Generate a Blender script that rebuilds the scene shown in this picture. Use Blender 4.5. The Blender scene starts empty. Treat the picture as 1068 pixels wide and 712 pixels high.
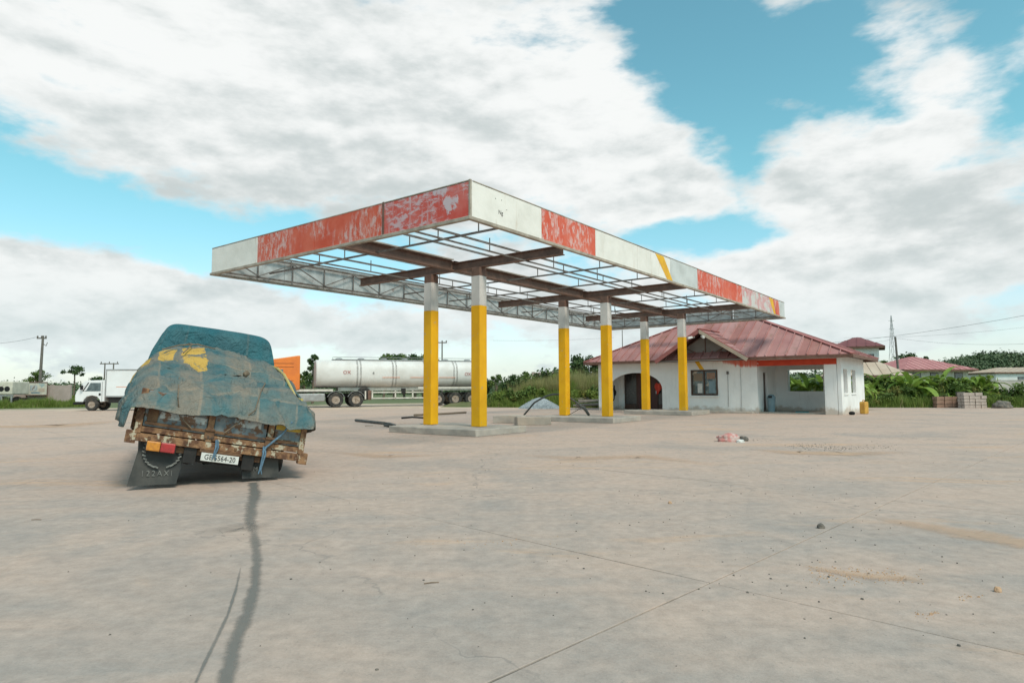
import bpy, math, random
import numpy as np
from mathutils import Vector, Matrix, noise as mnoise

random.seed(7)
scene = bpy.context.scene
COL = scene.collection
R = math.radians

# ------------------------------------------------------------------ camera
PW, PH, FPX, HZ, CAMH, ROLL = 1068, 712, 664.0, 404.7, 1.30, R(0.3)
PITCH = math.atan((HZ - PH / 2) / FPX)
cam_data = bpy.data.cameras.new('camera')
cam_data.sensor_width = 36.0
cam_data.lens = FPX / PW * 36.0
cam_data.clip_end = 6000
cam = bpy.data.objects.new('camera', cam_data)
COL.objects.link(cam)
cam.matrix_world = Matrix.Translation((0, 0, CAMH)) @ Matrix.Rotation(R(90) + PITCH, 4, 'X') @ Matrix.Rotation(-ROLL, 4, 'Z')
scene.camera = cam

# ------------------------------------------------------------------ world, sun, exposure
SUN_AZ, SUN_EL = R(146), R(52)          # azimuth from +Y towards +X
world = bpy.data.worlds.new('World')
scene.world = world
world.use_nodes = True
world.cycles.sampling_method = 'MANUAL'
world.cycles.sample_map_resolution = 256
WT = world.node_tree
WT.nodes.clear()


class NB:
    """small node helper"""
    def __init__(s, tree): s.t = tree
    def n(s, typ, **kw):
        nd = s.t.nodes.new(typ)
        for k, v in kw.items(): setattr(nd, k, v)
        return nd
    def link(s, a, b): s.t.links.new(a, b)
    def setin(s, sock, v):
        if hasattr(v, 'links') or isinstance(v, bpy.types.NodeSocket): s.link(v, sock)
        else: sock.default_value = v
    def m(s, op, a, b=None, c=None, clamp=False):
        nd = s.n('ShaderNodeMath', operation=op); nd.use_clamp = clamp
        s.setin(nd.inputs[0], a)
        if b is not None: s.setin(nd.inputs[1], b)
        if c is not None: s.setin(nd.inputs[2], c)
        return nd.outputs[0]
    def mix(s, f, a, b, mode='MIX'):
        nd = s.n('ShaderNodeMix', data_type='RGBA', blend_type=mode)
        s.setin(nd.inputs[0], f)
        for i, v in ((6, a), (7, b)):
            if isinstance(v, (tuple, list)): nd.inputs[i].default_value = (v[0], v[1], v[2], 1)
            else: s.link(v, nd.inputs[i])
        return nd.outputs[2]
    def noise(s, vec, scale, detail=4, rough=0.55, dist=0.0):
        nd = s.n('ShaderNodeTexNoise'); nd.inputs['Scale'].default_value = scale
        nd.inputs['Detail'].default_value = detail; nd.inputs['Roughness'].default_value = rough
        nd.inputs['Distortion'].default_value = dist
        if vec is not None: s.link(vec, nd.inputs['Vector'])
        return nd.outputs['Fac']
    def sstep(s, v, a, b):
        nd = s.n('ShaderNodeMapRange', interpolation_type='SMOOTHSTEP')
        s.setin(nd.inputs[0], v); nd.inputs[1].default_value = a; nd.inputs[2].default_value = b
        return nd.outputs[0]
    def mapping(s, vec, scale=(1, 1, 1), loc=(0, 0, 0), rot=(0, 0, 0)):
        nd = s.n('ShaderNodeMapping'); s.link(vec, nd.inputs[0])
        nd.inputs['Location'].default_value = loc; nd.inputs['Rotation'].default_value = rot; nd.inputs['Scale'].default_value = scale
        return nd.outputs[0]


def build_sky():
    b = NB(WT)
    tc = b.n('ShaderNodeTexCoord'); d = tc.outputs['Generated']
    sep = b.n('ShaderNodeSeparateXYZ'); b.link(d, sep.inputs[0])
    x, y, z = sep.outputs
    el = b.m('ARCSINE', z)
    az = b.m('ARCTAN2', x, y)
    sky = b.n('ShaderNodeTexSky', sky_type='NISHITA'); sky.sun_disc = False
    sky.sun_elevation = SUN_EL; sky.sun_rotation = SUN_AZ
    sky.air_density = 1.0; sky.dust_density = 0.6; sky.ozone_density = 1.6
    skyc = b.mix(1.0, sky.outputs[0], b.mix(b.sstep(el, 0.02, 0.34), (1.0, 1.04, 1.02), (0.86, 1.36, 1.02)), 'MULTIPLY')
    # cloud layer coordinates: a curved layer above the ground
    zz = b.m('ADD', b.m('MULTIPLY', b.m('MAXIMUM', z, 0.0), .35), 0.72)
    comb = b.n('ShaderNodeCombineXYZ')
    b.link(b.m('DIVIDE', x, zz), comb.inputs[0]); b.link(b.m('DIVIDE', y, zz), comb.inputs[1])
    b.link(b.m('MULTIPLY', el, 2.6), comb.inputs[2])
    P = comb.outputs[0]

    def dens(off):
        v = b.mapping(P, loc=off)
        n1 = b.noise(v, 2.3, 7, 0.56, 0.15)
        n2 = b.noise(v, 8.5, 5, 0.58)
        return b.m('ADD', b.m('MULTIPLY', n1, 0.66), b.m('MULTIPLY', n2, 0.34))
    d0 = dens((3.1, 1.7, 0))
    d1 = dens((3.1 + .015, 1.7 - .015, 0.06))
    # broad cloud masses and gaps: (pixel x, pixel y, half-width, half-height, weight)
    masses = [(250, 70, 380, 110, .20), (560, 130, 190, 95, .17), (680, 165, 60, 40, .10),
              (960, 150, 150, 80, .13), (930, 300, 260, 100, .15), (90, 312, 170, 42, .20), (960, 30, 40, 22, .06),
              (310, 345, 150, 26, .14), (600, 330, 160, 50, .10), (780, 290, 80, 25, .08),
              (745, 75, 80, 70, -.20), (690, 20, 55, 45, -.14), (850, 45, 60, 40, -.09), (1060, 15, 40, 35, -.12), (785, 170, 32, 45, -.16),
              (70, 218, 150, 26, -.17), (270, 268, 130, 22, -.17), (430, 300, 90, 18, -.08), (740, 242, 130, 20, -.20), (900, 95, 60, 22, -.07)]
    tot = d0
    for px, py, sx, sy, w in masses:
        a0 = math.atan((px - 534) / FPX); e0 = math.atan((HZ - py) / FPX * math.cos(a0))
        sa = sx / FPX * math.cos(a0) ** 2; se = sy / FPX
        g = b.m('MULTIPLY_ADD', az, 1 / sa, -a0 / sa); h = b.m('MULTIPLY_ADD', el, 1 / se, -e0 / se)
        e = b.m('POWER', .36788, b.m('MULTIPLY_ADD', g, g, b.m('MULTIPLY', h, h)))
        tot = b.m('MULTIPLY_ADD', e, w, tot)
    cover = b.sstep(tot, 0.475, 0.605)
    thick = b.sstep(tot, 0.56, 0.86)
    lit = b.m('SUBTRACT', d1, d0)
    # brightness: thick parts are grey underneath, edges towards the sun are bright
    low = b.noise(b.mapping(P, loc=(1.3, 8.2, 0)), 3.6, 5, 0.5)
    br = b.m('ADD', b.m('MULTIPLY', lit, 2.2), b.m('MULTIPLY', b.m('SUBTRACT', low, 0.5), 0.34))
    br = b.m('SUBTRACT', br, b.m('MULTIPLY_ADD', thick, 0.10, -.04))
    for px, py, sx, sy, w in [(300, 198, 240, 42, -.22), (130, 40, 260, 70, .16), (600, 90, 130, 90, .20), (1000, 225, 130, 45, -.20),
                              (940, 130, 110, 60, .15), (90, 292, 160, 22, .14), (760, 270, 120, 20, .1), (430, 150, 80, 50, -.08)]:
        a0 = math.atan((px - 534) / FPX); e0 = math.atan((HZ - py) / FPX * math.cos(a0))
        sa = sx / FPX * math.cos(a0) ** 2; se = sy / FPX
        g = b.m('MULTIPLY_ADD', az, 1 / sa, -a0 / sa); h = b.m('MULTIPLY_ADD', el, 1 / se, -e0 / se)
        e = b.m('POWER', .36788, b.m('MULTIPLY_ADD', g, g, b.m('MULTIPLY', h, h)))
        br = b.m('MULTIPLY_ADD', e, w, br)
    f = b.sstep(br, -0.36, 0.24)
    cloud = b.mix(f, (0.585, 0.645, 0.645), (0.935, 0.955, 0.945))
    hazef = b.m('MULTIPLY', b.sstep(el, 0.22, 0.0), 0.55)
    cloud = b.mix(hazef, cloud, (0.64, 0.77, 0.78))
    bg1 = b.n('ShaderNodeBackground'); b.link(skyc, bg1.inputs[0]); bg1.inputs[1].default_value = 0.145
    bg2 = b.n('ShaderNodeBackground'); b.link(cloud, bg2.inputs[0]); bg2.inputs[1].default_value = 0.86
    mx = b.n('ShaderNodeMixShader'); b.link(b.m('MAXIMUM', cover, b.m('MULTIPLY', hazef, 1.1, clamp=True)), mx.inputs[0])
    b.link(bg1.outputs[0], mx.inputs[1]); b.link(bg2.outputs[0], mx.inputs[2])
    out = b.n('ShaderNodeOutputWorld'); b.link(mx.outputs[0], out.inputs[0])


build_sky()

sun_data = bpy.data.lights.new('sun', 'SUN')
sun_data.energy = 2.3
sun_data.angle = R(18)
sun_data.color = (1.0, 0.93, 0.83)
sun = bpy.data.objects.new('sun', sun_data)
COL.objects.link(sun)
sd = Vector((math.sin(SUN_AZ) * math.cos(SUN_EL), math.cos(SUN_AZ) * math.cos(SUN_EL), math.sin(SUN_EL)))
sun.rotation_euler = sd.to_track_quat('Z', 'Y').to_euler()
sun.location = sd * 60

vs = scene.view_settings
vs.view_transform = 'Standard'
vs.look = 'None'
vs.exposure = 0.22
vs.gamma = 1.0
vs.use_curve_mapping = False
scene.cycles.max_bounces = 6
scene.cycles.transparent_max_bounces = 12

# ------------------------------------------------------------------ pixel -> place


def ray(px, py):
    x, y = px - PW / 2, PH / 2 - py
    c, s = math.cos(ROLL), math.sin(ROLL)
    x, y = c * x + s * y, -s * x + c * y
    cp, sp = math.cos(PITCH), math.sin(PITCH)
    return Vector((x, FPX * cp - y * sp, FPX * sp + y * cp))


def atz(px, py, z=0.0):
    d = ray(px, py)
    return Vector((0, 0, CAMH)) + d * ((z - CAMH) / d.z)


def aty(px, py, Y):
    d = ray(px, py)
    return Vector((0, 0, CAMH)) + d * (Y / d.y)


# ------------------------------------------------------------------ mesh helpers
class MB:
    def __init__(s): s.v, s.f = [], []
    def add(s, vs_, fs):
        o = len(s.v); s.v += [tuple(p) for p in vs_]; s.f += [tuple(i + o for i in f) for f in fs]; return s
    def hexa(s, p):      # 8 points: bottom ring 0-3 (ccw from above), top ring 4-7
        return s.add(p, [(3, 2, 1, 0), (4, 5, 6, 7), (0, 1, 5, 4), (1, 2, 6, 5), (2, 3, 7, 6), (3, 0, 4, 7)])
    def box(s, x0, x1, y0, y1, z0, z1):
        return s.hexa([(x0, y0, z0), (x1, y0, z0), (x1, y1, z0), (x0, y1, z0), (x0, y0, z1), (x1, y0, z1), (x1, y1, z1), (x0, y1, z1)])
    def bar(s, a, b_, w, h, up=(0, 0, 1)):
        a, b_ = Vector(a), Vector(b_); d = (b_ - a).normalized(); up = Vector(up)
        if abs(d.dot(up)) > .98: up = Vector((1, 0, 0))
        r = d.cross(up).normalized() * (w / 2); u = r.cross(d).normalized() * (h / 2)
        return s.hexa([a - r - u, a + r - u, b_ + r - u, b_ - r - u, a - r + u, a + r + u, b_ + r + u, b_ - r + u])
    def tube(s, pts, r, n=8, cap=True):
        pts = [Vector(p) for p in pts]; o = len(s.v); m = len(pts)
        rs = r if isinstance(r, (list, tuple)) else [r] * m
        prev = None
        for i, p in enumerate(pts):
            t = (pts[min(i + 1, m - 1)] - pts[max(i - 1, 0)]).normalized()
            if prev is None:
                a = t.orthogonal().normalized()
            else:
                a = (prev - t * prev.dot(t)).normalized()
            prev = a; c = t.cross(a)
            for k in range(n):
                th = 2 * math.pi * k / n
                s.v.append(tuple(p + (a * math.cos(th) + c * math.sin(th)) * rs[i]))
        for i in range(m - 1):
            for k in range(n):
                k2 = (k + 1) % n
                s.f.append((o + i * n + k, o + i * n + k2, o + (i + 1) * n + k2, o + (i + 1) * n + k))
        if cap:
            s.f.append(tuple(o + k for k in reversed(range(n)))); s.f.append(tuple(o + (m - 1) * n + k for k in range(n)))
        return s
    def prism(s, poly, axis, a, b_):
        """poly of 2D points extruded along axis x/y/z between a and b"""
        def P(p, t):
            return {'x': (t, p[0], p[1]), 'y': (p[0], t, p[1]), 'z': (p[0], p[1], t)}[axis]
        n = len(poly)
        return s.add([P(p, a) for p in poly] + [P(p, b_) for p in poly],
                     [tuple(reversed(range(n))), tuple(range(n, 2 * n))] + [(i, (i + 1) % n, n + (i + 1) % n, n + i) for i in range(n)])
    def lathe(s, prof, axis='y', n=20, c=(0, 0, 0), cap=True):
        """prof: (radius, t) along axis"""
        o = len(s.v); m = len(prof)
        for r, t in prof:
            for k in range(n):
                th = 2 * math.pi * k / n; p, q = r * math.cos(th), r * math.sin(th)
                v = {'x': (t, p, q), 'y': (p, t, q), 'z': (p, q, t)}[axis]
                s.v.append((v[0] + c[0], v[1] + c[1], v[2] + c[2]))
        for i in range(m - 1):
            for k in range(n):
                k2 = (k + 1) % n
                s.f.append((o + i * n + k, o + i * n + k2, o + (i + 1) * n + k2, o + (i + 1) * n + k))
        if cap:
            s.f.append(tuple(o + k for k in reversed(range(n)))); s.f.append(tuple(o + (m - 1) * n + k for k in range(n)))
        return s
    def mesh(s, name, M=None):
        me = bpy.data.meshes.new(name)
        v = [tuple(M @ Vector(p)) for p in s.v] if M is not None else s.v
        me.from_pydata(v, [], s.f)
        import bmesh
        bm = bmesh.new(); bm.from_mesh(me); bmesh.ops.recalc_face_normals(bm, faces=bm.faces); bm.to_mesh(me); bm.free()
        return me
    def build(s, name, mat, parent=None, M=None, smooth=False, bevel=0.0, seg=2):
        me = s.mesh(name, M)
        return mkobj(name, me, mat, parent, smooth, bevel, seg)


def mkobj(name, me, mat, parent=None, smooth=False, bevel=0.0, seg=2):
    if mat is not None and not me.materials: me.materials.append(mat)
    if smooth:
        me.polygons.foreach_set('use_smooth', [True] * len(me.polygons))
    o = bpy.data.objects.new(name, me); COL.objects.link(o)
    if parent is not None: o.parent = parent
    if bevel:
        md = o.modifiers.new('bevel', 'BEVEL'); md.width = bevel; md.segments = seg; md.limit_method = 'ANGLE'
    return o


def tag(o, label, cat, group=None):
    o['label'] = label; o['category'] = cat
    if group: o['group'] = group
    return o


def thing(name, label, cat, loc=(0, 0, 0), rz=0.0, group=None):
    o = bpy.data.objects.new(name, None); COL.objects.link(o)
    o.empty_display_size = .3
    o.location = loc; o.rotation_euler = (0, 0, rz)
    return tag(o, label, cat, group)


KIDS = {}


def copy_tree(o, parent=None):
    c = o.copy(); COL.objects.link(c); c.parent = parent
    for ch in o.children: copy_tree(ch, c)
    return c


def text_mesh(txt, size, depth=0.004, spacing=1.0):
    cu = bpy.data.curves.new('lettering', 'FONT'); cu.body = txt; cu.size = size; cu.extrude = depth
    cu.align_x = 'CENTER'; cu.align_y = 'CENTER'; cu.space_character = spacing; cu.resolution_u = 3
    to = bpy.data.objects.new('lettering', cu); COL.objects.link(to)
    dg = bpy.context.evaluated_depsgraph_get()
    me = bpy.data.meshes.new_from_object(to.evaluated_get(dg))
    bpy.data.objects.remove(to)
    return me


# ------------------------------------------------------------------ materials
def new_mat(name):
    m = bpy.data.materials.new(name); m.use_nodes = True
    t = m.node_tree; b = NB(t)
    return m, b, t.nodes['Principled BSDF']


def pmat(name, c1, c2=None, scale=3.0, lo=.35, hi=.65, rough=.75, bump=.0, bscale=None, detail=6, coord='Object', stretch=(1, 1, 1),
         c3=None, scale3=1.0, lo3=.55, hi3=.65, metallic=0.0, spec=.3, dist=.01, stretch3=None):
    m, b, p = new_mat(name)
    tc = b.n('ShaderNodeTexCoord')
    if coord == 'World':
        g = b.n('ShaderNodeNewGeometry'); src = g.outputs['Position']
    else: src = tc.outputs[coord]
    v = b.mapping(src, scale=stretch)
    col = None
    n1 = b.noise(v, scale, detail, .6)
    f = b.sstep(n1, lo, hi)
    col = b.mix(f, c1, c2 if c2 else tuple(x * .82 for x in c1))
    if c3:
        v3 = b.mapping(src, scale=stretch3 or stretch, loc=(7.3, 2.1, 4.4))
        f3 = b.sstep(b.noise(v3, scale3, 8, .65), lo3, hi3)
        col = b.mix(f3, col, c3)
    b.link(col, p.inputs['Base Color'])
    rn = b.m('MULTIPLY_ADD', n1, .25, rough - .12, clamp=True)
    b.link(rn, p.inputs['Roughness'])
    p.inputs['Metallic'].default_value = metallic
    p.inputs['Specular IOR Level'].default_value = spec
    if bump:
        bn = b.n('ShaderNodeBump'); bn.inputs['Strength'].default_value = bump; bn.inputs['Distance'].default_value = dist
        b.link(b.noise(v, bscale or scale * 4, 5, .6), bn.inputs['Height']); b.link(bn.outputs[0], p.inputs['Normal'])
    return m


def leafmat(name, dark, light, dry=None, trans=.25):
    """per-leaf tint from the 'tint' attribute"""
    m, b, p = new_mat(name)
    a = b.n('ShaderNodeAttribute'); a.attribute_name = 'tint'
    f = a.outputs['Fac']
    col = b.mix(f, dark, light)
    if dry: col = b.mix(b.sstep(f, .88, .95), col, dry)
    b.link(col, p.inputs['Base Color']); p.inputs['Roughness'].default_value = .55
    p.inputs['Specular IOR Level'].default_value = .25
    if trans:
        tr = b.n('ShaderNodeBsdfTranslucent'); b.link(col, tr.inputs[0])
        mx = b.n('ShaderNodeMixShader'); mx.inputs[0].default_value = trans
        out = [n for n in b.t.nodes if n.type == 'OUTPUT_MATERIAL'][0]
        b.link(p.outputs[0], mx.inputs[1]); b.link(tr.outputs[0], mx.inputs[2]); b.link(mx.outputs[0], out.inputs[0])
    return m


def ground_nodes(b, concrete=True):
    g = b.n('ShaderNodeNewGeometry'); P = g.outputs['Position']
    big = b.noise(P, .13, 5, .55, .6)
    mid = b.noise(b.mapping(P, scale=(1, 1, 1), rot=(0, 0, R(38))), .75, 6, .6, .4)
    streak = b.noise(b.mapping(P, scale=(.22, 1.5, 1), rot=(0, 0, R(20))), .55, 6, .6, .5)
    fine = b.noise(P, 9.0, 5, .7)
    grit = b.noise(P, 70.0, 2, .7)
    return P, big, mid, streak, fine, grit


def make_concrete():
    m, b, p = new_mat('dusty_concrete')
    P, big, mid, streak, fine, grit = ground_nodes(b)
    mott = b.noise(P, 2.4, 8, .72, .3)
    sep = b.n('ShaderNodeSeparateXYZ'); b.link(P, sep.inputs[0])
    col = b.mix(b.sstep(mid, .36, .66), (.355, .318, .288), (.46, .365, .305))
    # tan dust lies thicker away from the driven strip in front
    dust = b.m('MULTIPLY_ADD', b.sstep(b.m('ADD', sep.outputs[1], b.m('MULTIPLY', big, 14.0)), 9, 22), .68, .15)
    col = b.mix(b.m('MULTIPLY', dust, b.m('MULTIPLY_ADD', mott, .9, .35, clamp=True)), col, (.605, .425, .330))
    col = b.mix(b.m('MULTIPLY', b.sstep(streak, .48, .64), .38), col, (.58, .415, .325))
    col = b.mix(b.m('MULTIPLY', b.sstep(mott, .42, .64), .40), col, (.545, .43, .36))
    col = b.mix(b.m('MULTIPLY', b.sstep(mott, .47, .34), .22), col, (.30, .27, .245))
    # bare greyer concrete, worn clean in patches and tyre lanes
    lane = b.noise(b.mapping(P, scale=(.10, 1.15, 1), rot=(0, 0, R(-28))), .9, 7, .62, .6)
    bare = b.m('MAXIMUM', b.m('MULTIPLY', b.sstep(b.noise(b.mapping(P, loc=(11, 3, 0)), .33, 6, .62, .8), .47, .68), .50), b.m('MULTIPLY', b.sstep(lane, .52, .68), .34))
    col = b.mix(bare, col, (.315, .288, .265))
    # laterite dust: small orange drifts
    ors = b.m('MULTIPLY', b.sstep(b.noise(b.mapping(P, scale=(.45, 1.3, 1), loc=(2, 9, 0), rot=(0, 0, R(-12))), .55, 8, .66, .5), .555, .70), .70)
    col = b.mix(ors, col, (.60, .385, .25))
    # earth blown onto the far left edge
    edge = b.m('MULTIPLY', b.sstep(b.m('ADD', b.m('MULTIPLY', sep.outputs[0], -1.0), b.m('MULTIPLY', sep.outputs[1], .65)), 22, 40), b.sstep(fine, .3, .7))
    col = b.mix(b.m('MULTIPLY', edge, .7), col, (.60, .42, .31))
    spk = b.m('MULTIPLY', b.sstep(b.noise(P, 24.0, 4, .75), .60, .70), .55)
    col = b.mix(spk, col, (.24, .22, .20))
    # small dark stains and grit
    st = b.m('MULTIPLY', b.sstep(b.noise(b.mapping(P, loc=(5, 5, 0)), .9, 8, .7), .63, .74), .40)
    col = b.mix(st, col, (.20, .20, .19))
    hb = b.n('ShaderNodeHueSaturation'); b.link(col, hb.inputs['Color'])
    b.link(b.m('ADD', .425, b.m('ADD', b.m('MULTIPLY', fine, .62), b.m('MULTIPLY', grit, .28))), hb.inputs['Value'])
    # hairline cracks
    vor = b.n('ShaderNodeTexVoronoi', feature='DISTANCE_TO_EDGE'); vor.inputs['Scale'].default_value = .21
    wv = b.n('ShaderNodeVectorMath', operation='ADD')
    nz = b.n('ShaderNodeTexNoise'); nz.inputs['Scale'].default_value = 1.4; nz.inputs['Detail'].default_value = 7
    b.link(P, nz.inputs['Vector']); sc_ = b.n('ShaderNodeVectorMath', operation='SCALE'); sc_.inputs['Scale'].default_value = 1.1
    b.link(nz.outputs['Color'], sc_.inputs[0]); b.link(P, wv.inputs[0]); b.link(sc_.outputs[0], wv.inputs[1]); b.link(wv.outputs[0], vor.inputs['Vector'])
    crack = b.m('MULTIPLY', b.sstep(vor.outputs['Distance'], .0032, .0008), b.sstep(big, .42, .55))
    colf = b.mix(b.m('MULTIPLY', crack, .55), hb.outputs[0], (.17, .16, .15))
    b.link(colf, p.inputs['Base Color'])
    b.link(b.m('MULTIPLY_ADD', mid, .2, .68), p.inputs['Roughness']); p.inputs['Specular IOR Level'].default_value = .25
    bn = b.n('ShaderNodeBump'); bn.inputs['Strength'].default_value = .5; bn.inputs['Distance'].default_value = .012
    hgt = b.m('ADD', b.m('MULTIPLY', fine, .8), b.m('MULTIPLY', grit, .35))
    b.link(hgt, bn.inputs['Height']); b.link(bn.outputs[0], p.inputs['Normal'])
    return m


def make_earth():
    m, b, p = new_mat('earth')
    P, big, mid, streak, fine, grit = ground_nodes(b)
    col = b.mix(b.sstep(mid, .35, .65), (.43, .34, .26), (.56, .43, .32))
    sep = b.n('ShaderNodeSeparateXYZ'); b.link(P, sep.inputs[0])
    ln = b.n('ShaderNodeVectorMath', operation='LENGTH'); b.link(P, ln.inputs[0])
    far = b.m('ADD', ln.outputs['Value'], b.m('MULTIPLY', big, 30.0))
    col = b.mix(b.sstep(ln.outputs['Value'], 43, 38), col, b.mix(b.sstep(b.noise(P, .7, 6, .65), .42, .58), (.15, .135, .12), (.46, .375, .31)))
    col = b.mix(b.sstep(far, 66, 76), col, b.mix(mid, (.07, .11, .035), (.14, .15, .06)))
    b.link(col, p.inputs['Base Color']); p.inputs['Roughness'].default_value = .9
    bn = b.n('ShaderNodeBump'); bn.inputs['Strength'].default_value = .6; bn.inputs['Distance'].default_value = .03
    b.link(fine, bn.inputs['Height']); b.link(bn.outputs[0], p.inputs['Normal'])
    return m


M = {}
M['concrete'] = make_concrete()
M['earth'] = make_earth()
M['island'] = pmat('island_concrete', (.47, .41, .35), (.36, .32, .28), 2.5, .35, .65, .85, .5, 14, c3=(.50, .41, .32), scale3=1.6, lo3=.52, hi3=.68)
def peelmat(name, red, red2, bare, lo_mask, big_lo, seed, streak=(1.0, 1.0, .45)):
    """sun-bleached paint flaking off sheet metal: speckle where it is worn, a few large bare areas"""
    m, b, p = new_mat(name)
    tc = b.n('ShaderNodeTexCoord'); O = tc.outputs['Object']; v = b.mapping(O, loc=(seed, seed * .7, seed * .3))
    base = b.mix(b.sstep(b.noise(v, 1.3, 6, .6), .35, .65), red, red2)
    worn = b.sstep(b.noise(v, .8, 4, .55), lo_mask, lo_mask + .16)
    spk = b.sstep(b.noise(b.mapping(O, loc=(seed, 3, 1), scale=streak), 9.0, 7, .72), .46, .60)
    drag = b.sstep(b.noise(b.mapping(O, loc=(seed, 8, 1), scale=(1.6, 1.6, .12)), 5.0, 6, .7), .52, .68)
    bigp = b.sstep(b.noise(b.mapping(O, loc=(seed + 5, 2, 1)), 1.5, 7, .62), big_lo, big_lo + .05)
    f = b.m('MAXIMUM', b.m('MULTIPLY', worn, b.m('MULTIPLY', b.m('MAXIMUM', spk, drag), .85)), bigp)
    col = b.mix(f, base, bare)
    rs = b.sstep(b.noise(b.mapping(O, loc=(seed, 1, 9), scale=(2, 2, .3)), 3.0, 7, .7), .64, .74)
    col = b.mix(b.m('MULTIPLY', rs, .6), col, (.26, .13, .08))
    b.link(col, p.inputs['Base Color']); p.inputs['Roughness'].default_value = .62; p.inputs['Specular IOR Level'].default_value = .25
    bn = b.n('ShaderNodeBump'); bn.inputs['Strength'].default_value = .3; bn.inputs['Distance'].default_value = .01
    b.link(f, bn.inputs['Height']); b.link(bn.outputs[0], p.inputs['Normal'])
    return m


M['red_paint'] = peelmat('peeling_red_paint', (.60, .085, .042), (.66, .145, .085), (.66, .47, .44), .40, .66, 1.7)
M['red_paint_worn'] = peelmat('worn_red_paint', (.57, .075, .055), (.63, .15, .12), (.58, .46, .48), .30, .575, 4.1, (.5, .5, 1.3))
M['pink_worn'] = pmat('washed_out_red_paint', (.58, .25, .24), (.62, .43, .42), 2.6, .35, .65, .65, .2, 18, c3=(.58, .55, .52), scale3=2.0, lo3=.47, hi3=.58)
M['white_paint'] = pmat('weathered_white_paint', (.82, .775, .71), (.72, .68, .615), 1.4, .35, .7, .55, .35, 2.5, dist=.04, c3=(.50, .36, .25), scale3=2.6, lo3=.57, hi3=.76, stretch3=(1.5, 1.5, .22))
M['white_dirty'] = pmat('dirty_white_paint', (.60, .61, .59), (.48, .49, .47), 1.6, .35, .7, .6, .12, 20, c3=(.36, .31, .27), scale3=1.5, lo3=.6, hi3=.75, stretch3=(2, 2, .3))
M['sheet_back'] = pmat('bare_sheet_metal', (.50, .52, .51), (.36, .37, .36), 2.5, .35, .65, .55, .1, 20, c3=(.22, .15, .12), scale3=2.4, lo3=.60, hi3=.70, metallic=.1)
M['trim'] = pmat('weathered_trim', (.44, .38, .31), (.30, .25, .20), 4, .35, .65, .7, .3, 20)
M['rust'] = pmat('brown_oxide_steel', (.135, .078, .058), (.20, .115, .085), 4, .35, .7, .65, .2, 25)
M['rust_light'] = pmat('galvanised_top', (.42, .37, .32), (.28, .23, .2), 3, .35, .65, .6, .2, 20)
M['rod'] = pmat('grey_steel_rod', (.17, .16, .15), (.11, .085, .07), 5, .35, .65, .6, .1, 30)
M['yellow'] = pmat('yellow_column_paint', (.84, .43, .004), (.76, .37, .005), 1.6, .35, .65, .5, .12, 12, c3=(.55, .36, .14), scale3=6, lo3=.61, hi3=.68)
M['yellow_stripe'] = pmat('yellow_stripe_paint', (.80, .44, .02), (.70, .36, .03), 4, .35, .65, .6)
M['col_white'] = pmat('column_white', (.66, .62, .58), (.56, .53, .50), 2.5, .35, .65, .6, .12, 15, c3=(.40, .30, .24), scale3=2.2, lo3=.63, hi3=.74)


def wallmat(name, base, spray=False):
    """plaster with splash dirt low down; the dirt has its own ragged outline"""
    m, b, p = new_mat(name)
    tc = b.n('ShaderNodeTexCoord'); O = tc.outputs['Object']
    n1 = b.noise(O, 1.1, 6, .6); n2 = b.noise(b.mapping(O, scale=(3, 3, .35)), 1.6, 6, .65)
    col = b.mix(b.sstep(n1, .35, .68), base, tuple(c * .9 for c in base))
    col = b.mix(b.m('MULTIPLY', b.sstep(n2, .55, .75), .35), col, (.50, .46, .40))
    sep = b.n('ShaderNodeSeparateXYZ'); b.link(O, sep.inputs[0])
    mud = b.sstep(b.m('SUBTRACT', sep.outputs[2], b.m('MULTIPLY', b.noise(O, 1.7, 7, .7), .9)), -.12, -.36)
    col = b.mix(b.m('MULTIPLY', mud, .75), col, (.46, .37, .29))
    if spray:
        # red band sprayed under the eave, fading and dripping downwards to the left
        yy, zz = sep.outputs[1], sep.outputs[2]
        drip = b.noise(b.mapping(O, scale=(1, 2.2, .22)), 2.2, 6, .7)
        lim = b.m('MULTIPLY_ADD', b.sstep(yy, 4.2, 6.3), .38, 2.30)
        band = b.sstep(b.m('SUBTRACT', zz, b.m('ADD', lim, b.m('MULTIPLY', b.m('SUBTRACT', .5, drip), .5))), -.06, .10)
        side = b.m('MULTIPLY', b.sstep(yy, 6.5, 4.9), b.sstep(zz, 3.0, 2.85))
        fade = b.m('MULTIPLY', b.m('MULTIPLY', band, side), b.m('MULTIPLY_ADD', drip, .8, .45, clamp=True))
        col = b.mix(fade, col, (.62, .075, .025))
    b.link(col, p.inputs['Base Color']); p.inputs['Roughness'].default_value = .8; p.inputs['Specular IOR Level'].default_value = .2
    bn = b.n('ShaderNodeBump'); bn.inputs['Strength'].default_value = .35; bn.inputs['Distance'].default_value = .015
    b.link(b.noise(O, 7, 7, .65), bn.inputs['Height']); b.link(bn.outputs[0], p.inputs['Normal'])
    return m


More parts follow.
